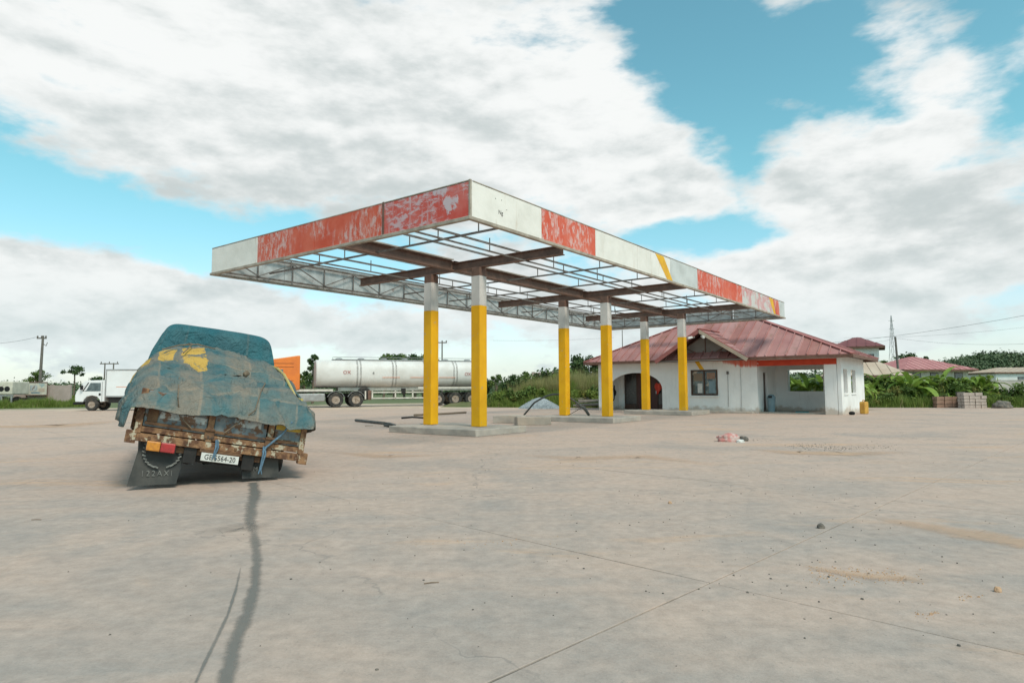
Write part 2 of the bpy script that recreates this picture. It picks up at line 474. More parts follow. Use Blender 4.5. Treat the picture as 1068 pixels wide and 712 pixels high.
M['wall'] = wallmat('white_plaster', (.84, .825, .80))
M['wall_spray'] = wallmat('white_plaster_with_red', (.84, .825, .80), True)
M['red_band'] = pmat('red_painted_lintel', (.60, .07, .03), (.52, .055, .025), 3, .35, .65, .7, .2, 15, c3=(.66, .42, .38), scale3=2.5, lo3=.62, hi3=.75)
M['roof'] = pmat('faded_red_roofing', (.355, .160, .15), (.425, .215, .20), .9, .3, .7, .55, .1, 10, coord='World', c3=(.30, .19, .155), scale3=1.3, lo3=.56, hi3=.78)
M['roof_b'] = pmat('faded_red_roofing_paler', (.40, .205, .19), (.46, .26, .245), .9, .3, .7, .6, .1, 10, coord='World', c3=(.30, .18, .145), scale3=1.5, lo3=.54, hi3=.75)
M['roof_c'] = pmat('faded_red_roofing_rustier', (.32, .14, .125), (.39, .185, .165), .9, .3, .7, .6, .1, 10, coord='World', c3=(.24, .13, .095), scale3=1.7, lo3=.50, hi3=.72)
M['roof_dark'] = pmat('maroon_roofing', (.17, .055, .055), (.22, .085, .085), 1.0, .3, .7, .55, coord='World')
M['roof_cap'] = pmat('red_ridge_cap', (.34, .115, .105), (.40, .16, .145), 2, .3, .7, .55)
M['roof_pink'] = pmat('pink_red_roofing', (.42, .17, .17), (.48, .23, .22), .5, .3, .7, .6, coord='World')
M['roof_tan'] = pmat('rusty_pale_roofing', (.52, .43, .34), (.44, .34, .26), .8, .3, .7, .7, coord='World')
M['eave'] = pmat('brown_eave_board', (.13, .065, .045), (.20, .11, .08), 3, .3, .7, .7)
M['soffit'] = pmat('grey_gable_panel', (.30, .29, .27), (.22, .21, .20), 2, .3, .7, .8)
M['door'] = pmat('dark_brown_wood', (.055, .027, .018), (.085, .045, .03), 3, .3, .7, .45, .2, 20, stretch=(4, 4, .4))
M['door_red'] = pmat('red_brown_wood', (.06, .020, .014), (.085, .03, .02), 3, .3, .7, .45)
M['grille'] = pmat('dark_glazing', (.03, .03, .028), (.055, .05, .045), 3, .3, .7, .25, spec=.5)
M['dark'] = pmat('dark_interior', (.05, .045, .04), None, 2)
M['glass'] = pmat('window_glass', (.045, .075, .085), (.16, .20, .20), 2.2, .45, .6, .12, spec=.6, coord='Object', c3=(.36, .30, .24), scale3=1.3, lo3=.56, hi3=.62)
M['floor_tile'] = pmat('porch_floor', (.42, .37, .31), (.33, .29, .25), 1.5, .35, .65, .7, .3, 10)
M['rubber'] = pmat('dusty_rubber', (.035, .034, .032), (.11, .095, .08), 5, .4, .75, .85, .3, 30)
M['flap'] = pmat('dusty_mudflap', (.034, .037, .036), (.085, .082, .074), 2.5, .35, .75, .8, .25, 25, c3=(.19, .175, .15), scale3=2.0, lo3=.58, hi3=.78)
M['chalk'] = pmat('faded_pale_paint', (.22, .22, .20), (.13, .13, .12), 14, .4, .6, .8)
M['blackmetal'] = pmat('oily_black_metal', (.018, .017, .016), (.035, .03, .027), 5, .35, .7, .55)
M['rusty'] = pmat('rusty_painted_steel', (.115, .055, .032), (.30, .165, .085), 7, .38, .62, .8, .7, 30, c3=(.46, .40, .29), scale3=8, lo3=.56, hi3=.60, dist=.025)
M['rusty_dark'] = pmat('dark_rusty_steel', (.10, .052, .030), (.19, .105, .055), 5, .35, .65, .85, .6, 25, c3=(.06, .05, .045), scale3=4, lo3=.55, hi3=.65, dist=.02)
M['panel_blue'] = pmat('scuffed_blue_panel', (.13, .17, .19), (.24, .255, .25), 5, .35, .65, .7, .5, 20, c3=(.16, .085, .05), scale3=6, lo3=.51, hi3=.60, dist=.02)
M['panel_white'] = pmat('flaking_white_paint', (.52, .53, .50), (.33, .38, .39), 6, .4, .6, .7, .4, 20, c3=(.20, .115, .07), scale3=6, lo3=.53, hi3=.60, dist=.02)
M['panel_yellow'] = pmat('scuffed_yellow_stripe', (.62, .42, .06), (.50, .34, .08), 6, .35, .65, .7, .3, 20, c3=(.20, .15, .12), scale3=6, lo3=.6, hi3=.68)
M['plate'] = pmat('white_number_plate', (.66, .66, .62), (.52, .50, .45), 6, .4, .7, .5)
M['plate_ink'] = pmat('black_lettering', (.02, .02, .02))
M['amber'] = pmat('amber_lens', (.62, .25, .03), (.50, .19, .03), 20, .4, .6, .3, spec=.5)
M['redlens'] = pmat('red_lens', (.42, .035, .035), (.32, .03, .03), 20, .4, .6, .3, spec=.5)
M['rope_blue'] = pmat('faded_blue_rope', (.13, .23, .32), (.09, .15, .2), 20)
M['rope_brown'] = pmat('brown_rope', (.20, .15, .10), (.13, .10, .07), 20)
M['strap_yellow'] = pmat('faded_yellow_strap', (.55, .43, .13), (.42, .34, .16), 8)


def make_tarp(name, teal, teal2, grime, gf, yellow=False):
    m, b, p = new_mat(name)
    tc = b.n('ShaderNodeTexCoord'); O = tc.outputs['Object']
    uv = b.n('ShaderNodeUVMap'); U = uv.outputs[0]
    n1 = b.noise(O, 2.2, 7, .62, .5)
    col = b.mix(b.sstep(n1, .35, .65), teal, teal2)
    # faded wide check woven into the canvas
    su = b.n('ShaderNodeSeparateXYZ'); b.link(U, su.inputs[0])
    c1 = b.m('SINE', b.m('MULTIPLY', su.outputs[0], 2 * math.pi / .62)); c2 = b.m('SINE', b.m('MULTIPLY', su.outputs[1], 2 * math.pi / .70))
    chk = b.m('ADD', b.m('MULTIPLY', b.sstep(c1, -.2, .3), .55), b.m('MULTIPLY', b.sstep(c2, -.2, .3), .45))
    g = b.m('MULTIPLY', b.m('ADD', b.m('MULTIPLY', b.sstep(b.noise(O, 1.5, 8, .66, .4), .38, .66), .6), b.m('MULTIPLY', chk, .4)), gf, clamp=True)
    col = b.mix(g, col, grime)
    # seams
    s1 = b.sstep(b.m('ABSOLUTE', b.m('SUBTRACT', b.m('FRACT', b.m('DIVIDE', su.outputs[0], .62)), .5)), .035, .02)
    s2 = b.sstep(b.m('ABSOLUTE', b.m('SUBTRACT', b.m('FRACT', b.m('DIVIDE', su.outputs[1], 1.4)), .5)), .016, .009)
    sm = b.m('MULTIPLY', b.m('MAXIMUM', s1, s2), b.m('MULTIPLY', b.sstep(b.noise(O, 2.6, 5, .6), .36, .56), min(1.0, gf)))
    col = b.mix(b.m('MULTIPLY', sm, .38), col, (.33, .25, .18))
    if yellow:
        so = b.n('ShaderNodeSeparateXYZ'); b.link(O, so.inputs[0])
        wn = b.m('MULTIPLY', b.m('SUBTRACT', b.noise(O, 3.2, 5, .6), .5), .34)
        ex_ = b.m('ABSOLUTE', b.m('DIVIDE', b.m('SUBTRACT', b.m('ADD', so.outputs[0], wn), -.50), .40))
        ey_ = b.m('ABSOLUTE', b.m('DIVIDE', b.m('SUBTRACT', b.m('ADD', so.outputs[1], wn), 1.55), .46))
        inside = b.sstep(b.m('MAXIMUM', ex_, ey_), 1.0, .95)
        lf = b.sstep(b.m('MAXIMUM', b.m('ABSOLUTE', b.m('DIVIDE', b.m('SUBTRACT', b.m('ADD', so.outputs[0], wn), -1.14), .15)), b.m('ABSOLUTE', b.m('DIVIDE', b.m('SUBTRACT', so.outputs[1], 1.5), .35))), 1.0, .95)
        band = b.sstep(b.m('ABSOLUTE', b.m('SUBTRACT', b.m('ADD', so.outputs[0], b.m('MULTIPLY', wn, .6)), -.56)), .045, .06)
        band2 = b.sstep(b.noise(b.mapping(O, scale=(1, 2.5, 1)), 4.0, 4, .6), .60, .56)
        col = b.mix(b.m('MULTIPLY', b.m('MAXIMUM', inside, lf), b.m('MULTIPLY', band, band2)), col, b.mix(n1, (.56, .33, .05), (.42, .29, .10)))
    b.link(col, p.inputs['Base Color']); p.inputs['Roughness'].default_value = .72; p.inputs['Specular IOR Level'].default_value = .25
    bn = b.n('ShaderNodeBump'); bn.inputs['Strength'].default_value = .8; bn.inputs['Distance'].default_value = .05
    rg1 = b.m('ABSOLUTE', b.m('SUBTRACT', b.noise(O, 3.6, 4, .55, 1.2), .5)); rg2 = b.m('ABSOLUTE', b.m('SUBTRACT', b.noise(b.mapping(O, rot=(.4, .3, .8), scale=(1, 2.2, 1)), 6.5, 3, .5, .8), .5))
    b.link(b.m('ADD', b.m('ADD', b.m('MULTIPLY', rg1, 2.4), b.m('MULTIPLY', rg2, 1.3)), b.m('MULTIPLY', b.noise(O, 60, 2, .6), .06)), bn.inputs['Height']); b.link(bn.outputs[0], p.inputs['Normal'])
    return m


M['tarp'] = make_tarp('faded_check_canvas', (.034, .105, .122), (.065, .145, .155), (.195, .175, .142), 1.35)
M['tarp_front'] = make_tarp('teal_canvas', (.016, .10, .125), (.026, .13, .155), (.10, .135, .135), .3)
M['tarp_mid'] = make_tarp('faded_check_canvas_with_yellow', (.034, .105, .122), (.065, .145, .155), (.195, .175, .142), 1.25, True)
M['tarp_yellow'] = pmat('yellow_canvas', (.66, .40, .05), (.52, .33, .09), 3, .35, .65, .7, .5, 9, c3=(.30, .26, .19), scale3=3, lo3=.57, hi3=.66, dist=.03)
M['orange'] = pmat('orange_cab_paint', (.75, .20, .03), (.66, .17, .03), 1.5, .35, .65, .4, spec=.5)
M['tank'] = pmat('white_tank_paint', (.68, .66, .63), (.58, .55, .51), .7, .35, .7, .6, c3=(.45, .38, .30), scale3=.9, lo3=.66, hi3=.85, spec=.45, stretch3=(1, 1, .4))
M['tank_grime'] = pmat('grimy_tank_belly', (.46, .41, .36), (.58, .55, .51), 1.5, .35, .7, .6)
M['silver'] = pmat('dull_aluminium', (.42, .42, .41), (.32, .31, .30), 3, .35, .7, .4, metallic=.5)
M['frame_white'] = pmat('cream_painted_steel', (.66, .62, .55), (.50, .45, .38), 3, .35, .7, .6)
M['rim'] = pmat('dusty_rim', (.40, .33, .27), (.25, .18, .13), 6, .35, .7, .7)
M['red_mark'] = pmat('red_lettering', (.50, .16, .14))
M['truck_white'] = pmat('white_truck_paint', (.78, .79, .79), (.72, .72, .71), 1.0, .35, .7, .35, spec=.5, c3=(.58, .53, .46), scale3=1.2, lo3=.68, hi3=.85)
M['autoglass'] = pmat('vehicle_glass', (.06, .09, .10), (.12, .16, .17), 3, .4, .6, .08, spec=.7)
M['stain'] = None
M['bark'] = pmat('bark', (.12, .085, .06), (.18, .14, .10), 6, .35, .65, .9, .5, 20)
M['pole'] = pmat('weathered_pole', (.13, .115, .10), (.18, .16, .14), 4, .35, .65, .85)
M['wire'] = pmat('dark_wire', (.10, .11, .11))
M['block_wall'] = pmat('bare_block_wall', (.44, .35, .31), (.36, .29, .25), 1.2, .35, .65, .9, .4, 8)
M['wall_pale'] = pmat('pale_compound_wall', (.52, .46, .42), (.45, .40, .36), .6, .35, .65, .9, .2, 8)
M['board'] = pmat('faded_signboard', (.62, .58, .47), (.50, .47, .39), 3, .4, .6, .7, c3=(.35, .42, .40), scale3=2, lo3=.56, hi3=.62)
M['cream_old'] = pmat('old_cream_paint', (.62, .58, .48), (.50, .47, .38), 2, .35, .65, .6, c3=(.25, .2, .15), scale3=3, lo3=.62, hi3=.7)
M['banana'] = leafmat('banana_leaf', (.115, .195, .028), (.29, .41, .075), (.30, .22, .08), .3)
M['leaf'] = leafmat('leaf_green', (.06, .105, .022), (.165, .23, .055), (.20, .17, .06), .25)
M['leaf_light'] = leafmat('leaf_light_green', (.12, .175, .03), (.30, .37, .085), (.26, .20, .08), .3)
M['leaf_weed'] = leafmat('weed_leaf', (.12, .14, .03), (.29, .27, .075), (.32, .19, .09), .3)
M['leaf_dark'] = leafmat('leaf_dark_green', (.036, .070, .025), (.095, .145, .046), None, .2)
M['leaf_far'] = leafmat('far_foliage', (.055, .09, .042), (.125, .17, .08), None, .0)
M['grass'] = leafmat('grass_green', (.10, .165, .028), (.26, .32, .075), (.36, .31, .15), .3)
M['grass_dry'] = leafmat('dry_tall_grass', (.21, .22, .075), (.42, .37, .17), (.42, .34, .18), .3)
M['stem'] = pmat('banana_stem', (.16, .15, .06), (.24, .19, .09), 4, .35, .65, .7)
M['gravel'] = pmat('blue_grey_gravel', (.26, .30, .32), (.36, .39, .40), 14, .35, .65, .95, .8, 40)
M['brick'] = pmat('brown_block', (.33, .21, .15), (.25, .15, .11), 5, .3, .7, .9, .4, 25)
M['brick_pale'] = pmat('sandcrete_block', (.46, .38, .33), (.37, .30, .26), 5, .3, .7, .9, .4, 25)
M['jerry'] = pmat('yellow_plastic', (.60, .34, .06), (.46, .24, .05), 5, .35, .65, .6, c3=(.30, .17, .07), scale3=6, lo3=.58, hi3=.68)
M['bin_blue'] = pmat('blue_grey_plastic', (.22, .30, .33), (.17, .24, .27), 3)
M['mat_blue'] = pmat('teal_mat', (.05, .22, .24), (.10, .25, .26), 6)
M['sack'] = pmat('pink_red_sack', (.47, .19, .17), (.52, .40, .36), 7, .4, .6, .8, .4, 20)
M['sack_white'] = pmat('white_scrap', (.66, .64, .60), None, 5)
M['pipe_dark'] = pmat('dark_pipe', (.07, .075, .07), (.12, .12, .11), 5)
M['wood_old'] = pmat('old_timber', (.20, .14, .10), (.28, .22, .16), 5, .35, .65, .9, .4, 20, stretch=(1, 6, 6))
M['wood_grey'] = pmat('grey_driftwood', (.30, .27, .23), (.22, .19, .16), 5, .35, .65, .9, .4, 20)
M['stone'] = pmat('dark_stone', (.10, .095, .085), (.20, .17, .14), 8, .35, .65, .9, .5, 20)
M['rubble'] = pmat('dusty_rubble', (.30, .25, .21), (.16, .145, .13), 9, .35, .65, .95)
M['clod'] = pmat('orange_clod', (.44, .27, .16), (.52, .35, .23), 8, .35, .65, .95, .5, 20)
M['redcloth'] = pmat('red_cloth', (.62, .05, .03), (.70, .10, .06), 5)
M['blackiron'] = pmat('black_iron', (.015, .015, .015))
M['camwhite'] = pmat('white_plastic', (.72, .72, .70))
M['machine_yellow'] = pmat('machine_yellow', (.66, .42, .02), (.5, .3, .03), 4, .35, .65, .6)

# ------------------------------------------------------------------ ground
def structure(o): o['kind'] = 'structure'; return o


def stuff(o): o['kind'] = 'stuff'; return o


ground = structure(MB().add([(-3000, -400, -.009), (3000, -400, -.009), (3000, 5000, -.009), (-3000, 5000, -.009)], [(0, 1, 2, 3)]).build('ground', M['earth']))

# forecourt: cast concrete slabs on a grid turned 45 degrees, real joints between them
SL, GAP = 4.25, .007
slab_meshes = []
for k in range(4):
    h_ = SL / 2 - GAP / 2; e = .003; n = 6
    mb = MB()
    rnd = random.Random(k)
    ring = []
    for sx, sy, dx, dy in ((-1, -1, 1, 0), (1, -1, 0, 1), (1, 1, -1, 0), (-1, 1, 0, -1)):
        for i in range(n):
            t = i / n * 2 * h_
            j = rnd.uniform(0, .005) if i else 0
            ring.append((sx * h_ + dx * t - dy * -j * 0 + (j if dx == 0 and sx < 0 else -j if dx == 0 else 0), sy * h_ + dy * t + (j if dy == 0 and sy < 0 else -j if dy == 0 else 0)))
    N = len(ring)
    vs_ = [(x, y, -.04) for x, y in ring] + [(x, y, -e) for x, y in ring] + [(x * (1 - e / h_), y * (1 - e / h_), 0) for x, y in ring]
    fs = [(i, (i + 1) % N, N + (i + 1) % N, N + i) for i in range(N)] + [(N + i, N + (i + 1) % N, 2 * N + (i + 1) % N, 2 * N + i) for i in range(N)] + [tuple(range(2 * N, 3 * N))]
    mb.add(vs_, fs); me = mb.mesh('concrete_slab'); me.materials.append(M['concrete']); slab_meshes.append(me)
p0, q0 = 6.02 * .942 / math.sqrt(2), 3.23 * .942 / math.sqrt(2)
ci = 0
for i in range(-6, 20):
    for j in range(-12, 16):
        p, q = p0 + (i + .5) * SL, q0 + (j + .5) * SL
        x, y = (p - q) / math.sqrt(2), (p + q) / math.sqrt(2)
        if y < -4 or y > 43 - .02 * abs(x) or abs(x) > .86 * max(y, 0) + 7: continue
        o = bpy.data.objects.new('concrete_slab', slab_meshes[ci % 4]); COL.objects.link(o); ci += 1
        o.parent = ground
        o.location = (x, y, random.uniform(-.0012, .0)); o.rotation_euler = (random.uniform(-.0006, .0006), random.uniform(-.0006, .0006), R(45) + (ci % 4) * R(90))

# ------------------------------------------------------------------ canopy
U_ANG = R(90 - 37.2)
ux, uy = math.cos(U_ANG), math.sin(U_ANG)
ZB, ZT = 4.71, 5.43
C0 = atz(490, 226, ZB)
CL, CWD = 23.6, 9.98
canopy = thing('station_canopy', 'large stripped petrol station canopy frame with faded red and white fascia', 'canopy', (C0.x, C0.y, 0), U_ANG)


def part(mb, name, mat, parent, **k): return mb.build(name, mat, parent, **k)


# outer fascia panels (thin folded sheets)
def fpan_x(y0, y1, mat, x=0.0, t=.035):      # on a short side, plane x
    g = .006
    return MB().box(x - t, x, y0 + g, y1 - g, ZB, ZT + random.uniform(-.012, .012)).build('fascia_panel', M[mat], canopy, bevel=.006)


def fpan_y(x0, x1, mat, y=0.0, t=.035):
    g = .006
    return MB().box(x0 + g, x1 - g, y - t if y < 1 else y, y if y < 1 else y + t, ZB, ZT + random.uniform(-.012, .012)).build('fascia_panel', M[mat], canopy, bevel=.006)


for y0, y1, mt in ((-.034, 2.52, 'red_paint_worn'), (2.52, 5.05, 'red_paint'), (5.05, 7.58, 'red_paint'), (7.58, 10.01, 'white_paint')):
    o = fpan_x(y0, y1, mt)
    if mt == 'red_paint_worn': o['label'] = 'badly peeling red panel at the near corner'
for x0, x1, mt in ((.002, 2.48, 'white_paint'), (2.48, 4.95, 'red_paint'), (4.95, 7.4, 'white_paint'), (7.4, 9.75, 'white_paint'), (9.75, 12.1, 'white_dirty'),
                   (12.1, 14.65, 'red_paint'), (14.65, 17.0, 'red_paint'), (17.0, 19.2, 'pink_worn'), (19.2, 21.4, 'pink_worn'), (21.4, 23.6, 'white_dirty')):
    fpan_y(x0, x1, mt)
for i in range(10):
    fpan_y(i * 2.36 + .002, (i + 1) * 2.36, 'sheet_back', y=CWD)
for i in range(4):
    MB().box(CL - .002, CL + .033, i * 2.5, (i + 1) * 2.5 - .03, ZB, ZT).build('fascia_panel', M['sheet_back'], canopy)
# slanted yellow stripes painted across the fascia: flat bands 3 mm proud
for xa, xb in ((8.62, 9.42), (20.9, 21.6)):
    sk = .5
    MB().prism([(xa, ZT - .02), (xa + .62, ZT - .02), (xb + sk, ZB + .01), (xb + sk - .45, ZB + .01)], 'y', -.0385, -.0362).build('painted_stripe', M['yellow_stripe'], canopy)
MB().prism([(21.55, ZT - .02), (22.5, ZT - .02), (22.7, ZB + .01), (21.95, ZB + .01)], 'y', -.0385, -.0362).build('painted_stripe', M['red_paint'], canopy)
# faint scribbled mark on the near white panel
smm = text_mesh('Ng', .13, .001)
o = mkobj('scribble', smm, M['blackiron'], canopy); o.rotation_euler = (R(90), 0, 0); o.location = (.95, -.037, ZB + .28)
for dx, dz in ((-.18, .26), (.02, .27), (.2, .1)):
    MB().box(.95 + dx, .97 + dx, -.038, -.036, ZB + .28 + dz, ZB + .295 + dz).build('rivet', M['blackiron'], canopy)
# bottom edge trims and top lip
for a, b_, w, h_ in (((-.03, -.06, ZB - .035), (-.03, 10.02, ZB - .035), .10, .07), ((-.09, -.02, ZB - .035), (CL + .05, -.02, ZB - .035), .10, .068),
                     ((-.05, CWD + .02, ZB - .035), (CL + .05, CWD + .02, ZB - .035), .08, .066), ((CL + .01, 0, ZB - .035), (CL + .01, CWD - .03, ZB - .035), .08, .064)):
    MB().bar(a, b_, w, h_).build('edge_trim', M['trim'], canopy, bevel=.008)
for a, b_ in (((-.015, -.03, ZT + .012), (-.015, 10.0, ZT + .012)), ((0.06, -.018, ZT + .014), (CL, -.018, ZT + .014)), ((.06, CWD + .015, ZT + .012), (CL, CWD + .015, ZT + .012))):
    MB().bar(a, b_, .05, .02).build('top_lip', M['trim'], canopy)
MB().box(-.046, .004, -.052, -.004, ZB - .05, ZT + .03).build('corner_post', M['trim'], canopy, bevel=.006)
MB().box(-.046, -.036, 2.49, 2.55, ZB - .03, ZT + .03).build('panel_joint', M['rust'], canopy)

# truss frame behind each fascia side
def truss(a, b_, nrm, n):
    a, b_ = Vector(a), Vector(b_); nv = Vector(nrm) * .09
    for z in (ZB + .06, ZT - .06):
        MB().bar(a + nv + Vector((0, 0, z)), b_ + nv + Vector((0, 0, z)), .05, .05).build('truss_chord', M['rod'], canopy)
    for i in range(n + 1):
        p = a.lerp(b_, i / n) + nv
        MB().bar(p + Vector((0, 0, ZB + .08)), p + Vector((0, 0, ZT - .08)), .035, .035).build('truss_rod', M['rod'], canopy)
        if i < n:
            q = a.lerp(b_, (i + 1) / n) + nv
            z0, z1 = (ZB + .09, ZT - .09) if i % 2 else (ZT - .09, ZB + .09)
            MB().bar(p + Vector((0, 0, z0)) + Vector(nrm) * .04, q + Vector((0, 0, z1)) + Vector(nrm) * .04, .03, .03).build('truss_rod', M['rod'], canopy)


truss((0.12, 0, 0), (0.12, CWD, 0), (1, 0, 0), 8)
truss((.15, 0, 0), (CL - .15, 0, 0), (0, 1, 0), 19)
truss((.15, CWD, 0), (CL - .15, CWD, 0), (0, -1, 0), 19)
truss((CL - .02, .1, 0), (CL - .02, CWD - .1, 0), (-1, 0, 0), 8)

CU, CV = (4.85, 12.55, 20.1), (3.86, 5.82)
VM = 4.84
ZI = 4.86       # underside of the main beams


def ibeam(a, b_, w=.17, h_=.30, t=.022):
    a, b_ = Vector(a), Vector(b_); mb = MB()
    mb.bar(a + Vector((0, 0, t / 2)), b_ + Vector((0, 0, t / 2)), w, t)
    mb.bar(a + Vector((0, 0, h_ / 2)), b_ + Vector((0, 0, h_ / 2)), t, h_ - 2 * t - .002)
    mb.bar(a + Vector((0, 0, h_ - t / 2)), b_ + Vector((0, 0, h_ - t / 2)), w, t)
    return mb


cuts = [.16] + list(CU) + [CL - .9]
for i in range(4):
    a = cuts[i] + (.1 if i else 0); b_ = cuts[i + 1] - (.1 if i < 3 else 0)
    ibeam((a, VM, ZI + .012), (b_, VM, ZI + .012), .17, .28).build('spine_beam', M['rust'], canopy)
    MB().box(a + .15, b_ - .1, VM - .17, VM + .17, ZI + .30, ZI + .335).build('spine_gutter', M['rust_light'], canopy)
for cu in CU:
    ibeam((cu, .9 if cu == CU[0] else .6, ZI), (cu, CWD - .75, ZI), .16, .26).build('cross_beam', M['rust'], canopy)
    MB().box(cu - .13, cu + .13, VM - .13, VM + .13, ZI + .297, ZI + .299).build('splice_plate', M['rust'], canopy)
# light purlins in two layers with hangers between
for i, v_ in enumerate((1.25, 2.55, 3.55, 6.15, 7.3, 8.7)):
    z = ZI + .34
    MB().bar((.2, v_, z), (CL - .2, v_, z), .04, .05).build('purlin', M['rod'], canopy)
for u_ in (1.75, 7.45, 10.0, 15.1, 17.6, 22.0):
    MB().bar((u_, .14, ZI + .07), (u_, CWD - .14, ZI + .07), .045, .045).build('purlin', M['rod'], canopy)
    for v_ in (1.25, 2.55, 3.55, 6.15, 7.3, 8.7):
        MB().bar((u_, v_, ZI + .095), (u_, v_, ZI + .315), .022, .022).build('hanger', M['rod'], canopy)
for v_ in (2.1, 6.75):
    MB().bar((.2, v_, ZI - .02), (CL - .3, v_, ZI - .02), .03, .04).build('purlin', M['rod'], canopy)
for u_ in (3.2, 6.2, 8.8, 11.3, 13.9, 16.4, 18.8):
    for v_ in (2.1, 6.75):
        MB().bar((u_, v_, ZI), (u_, v_, ZI + .33), .02, .02).build('hanger', M['rod'], canopy)

# columns stand under the beams
CS = .165
ISL = .20
for cu in CU:
    for cv in CV:
        MB().box(cu - CS, cu + CS, cv - CS, cv + CS, ISL, 3.72).build('column', M['yellow'], canopy, bevel=.012)
        MB().box(cu - CS + .004, cu + CS - .004, cv - CS + .004, cv + CS - .004, 3.72, 4.60).build('column_head', M['col_white'], canopy, bevel=.01)
        MB().box(cu - CS + .01, cu + CS - .01, cv - CS + .01, cv + CS - .01, 4.60, ZI).build('column_cap', M['rust'], canopy, bevel=.008)


def C2W(u_, v_, z=0.0): return Vector((C0.x + ux * u_ - uy * v_, C0.y + uy * u_ + ux * v_, z))


def rough_block(mb_dims, name, mat, parent, seed, amp=.02, div=6):
    """a concrete block with worn, uneven edges"""
    import bmesh
    x0, x1, y0, y1, z0, z1 = mb_dims
    bm = bmesh.new(); bmesh.ops.create_cube(bm, size=1)
    for v in bm.verts: v.co = Vector(((x0 + x1) / 2 + v.co.x * (x1 - x0), (y0 + y1) / 2 + v.co.y * (y1 - y0), (z0 + z1) / 2 + v.co.z * (z1 - z0)))
    bmesh.ops.bevel(bm, geom=list(bm.edges), offset=.02, segments=1, affect='EDGES')
    bmesh.ops.subdivide_edges(bm, edges=[e for e in bm.edges if e.calc_length() > .25], cuts=div, use_grid_fill=True)
    for v in bm.verts:
        if v.co.z > z0 + .03:
            n = mnoise.noise_vector(Vector(v.co) * 2.3 + Vector((seed * 7.1, 0, 0)))
            v.co += n * amp
            if v.co.z > z1 - .06: v.co.z -= abs(mnoise.noise(Vector(v.co) * 1.1 + Vector((0, seed * 3.3, 0)))) * amp * 1.2
    me = bpy.data.meshes.new(name); bm.to_mesh(me); bm.free()
    return mkobj(name, me, mat, parent)


isl_lab = ['long concrete pump island under the nearest pair of yellow columns', 'concrete pump island under the middle pair of yellow columns', 'concrete pump island under the pair of columns nearest the building']
for i, cu in enumerate(CU):
    o = rough_block((-1.15, 1.15, -1.85, 1.62, -.01, ISL - .004), 'pump_island', M['island'], None, i, .022)
    o.location = C2W(cu, 4.84); o.rotation_euler = (0, 0, U_ANG)
    tag(o, isl_lab[i], 'island', 'concrete pump islands')

# ------------------------------------------------------------------ station building
B0 = atz(879, 432.6)
BW, BD, WH, T = 12.7, 6.3, 2.72, .16
bld = thing('station_building', 'white station shop with faded red hipped roof and arched porch', 'building', (B0.x, B0.y, 0), U_ANG)


def wall_x(x, y0, y1, z0, z1, holes, mat, name='wall', t=T):
    """wall in the plane x..x+t, with rectangular holes (ya,yb,za,zb)"""
    ys = sorted({y0, y1, *[h[0] for h in holes], *[h[1] for h in holes]}); zs = sorted({z0, z1, *[h[2] for h in holes], *[h[3] for h in holes]})
    return grid_wall('x', x, x + t, ys, zs, holes, mat, name)


def grid_wall(ax, a, b_, ss, zs, holes, mat, name):
    def solid(i, k):
        if i < 0 or k < 0 or i >= len(ss) - 1 or k >= len(zs) - 1: return False
        cy, cz = (ss[i] + ss[i + 1]) / 2, (zs[k] + zs[k + 1]) / 2
        return not any(h[0] < cy < h[1] and h[2] < cz < h[3] for h in holes)
    mb = MB(); P = (lambda d, s, z: (d, s, z)) if ax == 'x' else (lambda d, s, z: (s, d, z))
    for i in range(len(ss) - 1):
        for k in range(len(zs) - 1):
            if not solid(i, k): continue
            s0, s1, z0, z1 = ss[i], ss[i + 1], zs[k], zs[k + 1]
            mb.add([P(a, s0, z0), P(a, s1, z0), P(a, s1, z1), P(a, s0, z1)], [(0, 1, 2, 3)])
            mb.add([P(b_, s0, z0), P(b_, s1, z0), P(b_, s1, z1), P(b_, s0, z1)], [(0, 1, 2, 3)])
            for (ii, kk, e0, e1) in ((i - 1, k, (s0, z0), (s0, z1)), (i + 1, k, (s1, z0), (s1, z1)), (i, k - 1, (s0, z0), (s1, z0)), (i, k + 1, (s0, z1), (s1, z1))):
                if not solid(ii, kk):
                    mb.add([P(a, *e0), P(a, *e1), P(b_, *e1), P(b_, *e0)], [(0, 1, 2, 3)])
    me = mb.mesh(name)
    import bmesh
    bm = bmesh.new(); bm.from_mesh(me); bmesh.ops.remove_doubles(bm, verts=bm.verts, dist=.0005); bmesh.ops.recalc_face_normals(bm, faces=bm.faces); bm.to_mesh(me); bm.free()
    return mkobj(name, me, M[mat], bld)


# front wall right half: window; carport opening beyond y<3.85
AL, AR, ATOP, ASPR = 12.0, 8.78, 2.12, 1.22        # arch
grid_wall('x', 0, T, [3.75, 5.73, 7.14, 8.2], [0, .88, 2.2, WH], [(5.73, 7.14, .88, 2.2)], 'wall_spray', 'front_wall')
# arched wall: polygon with arch cut
ac, ar = (AL + AR) / 2, (AL - AR) / 2
arcpts = [(AR, 0)] + [(ac - ar * math.cos(math.pi * i / 20), ASPR + (ATOP - ASPR) * math.sin(math.pi * i / 20)) for i in range(21)] + [(AL, 0)]
poly = [(8.204, 0)] + arcpts + [(BW, 0), (BW, WH), (8.204, WH)]
MB().prism(poly, 'x', 0, T).build('front_wall', M['wall'], bld)
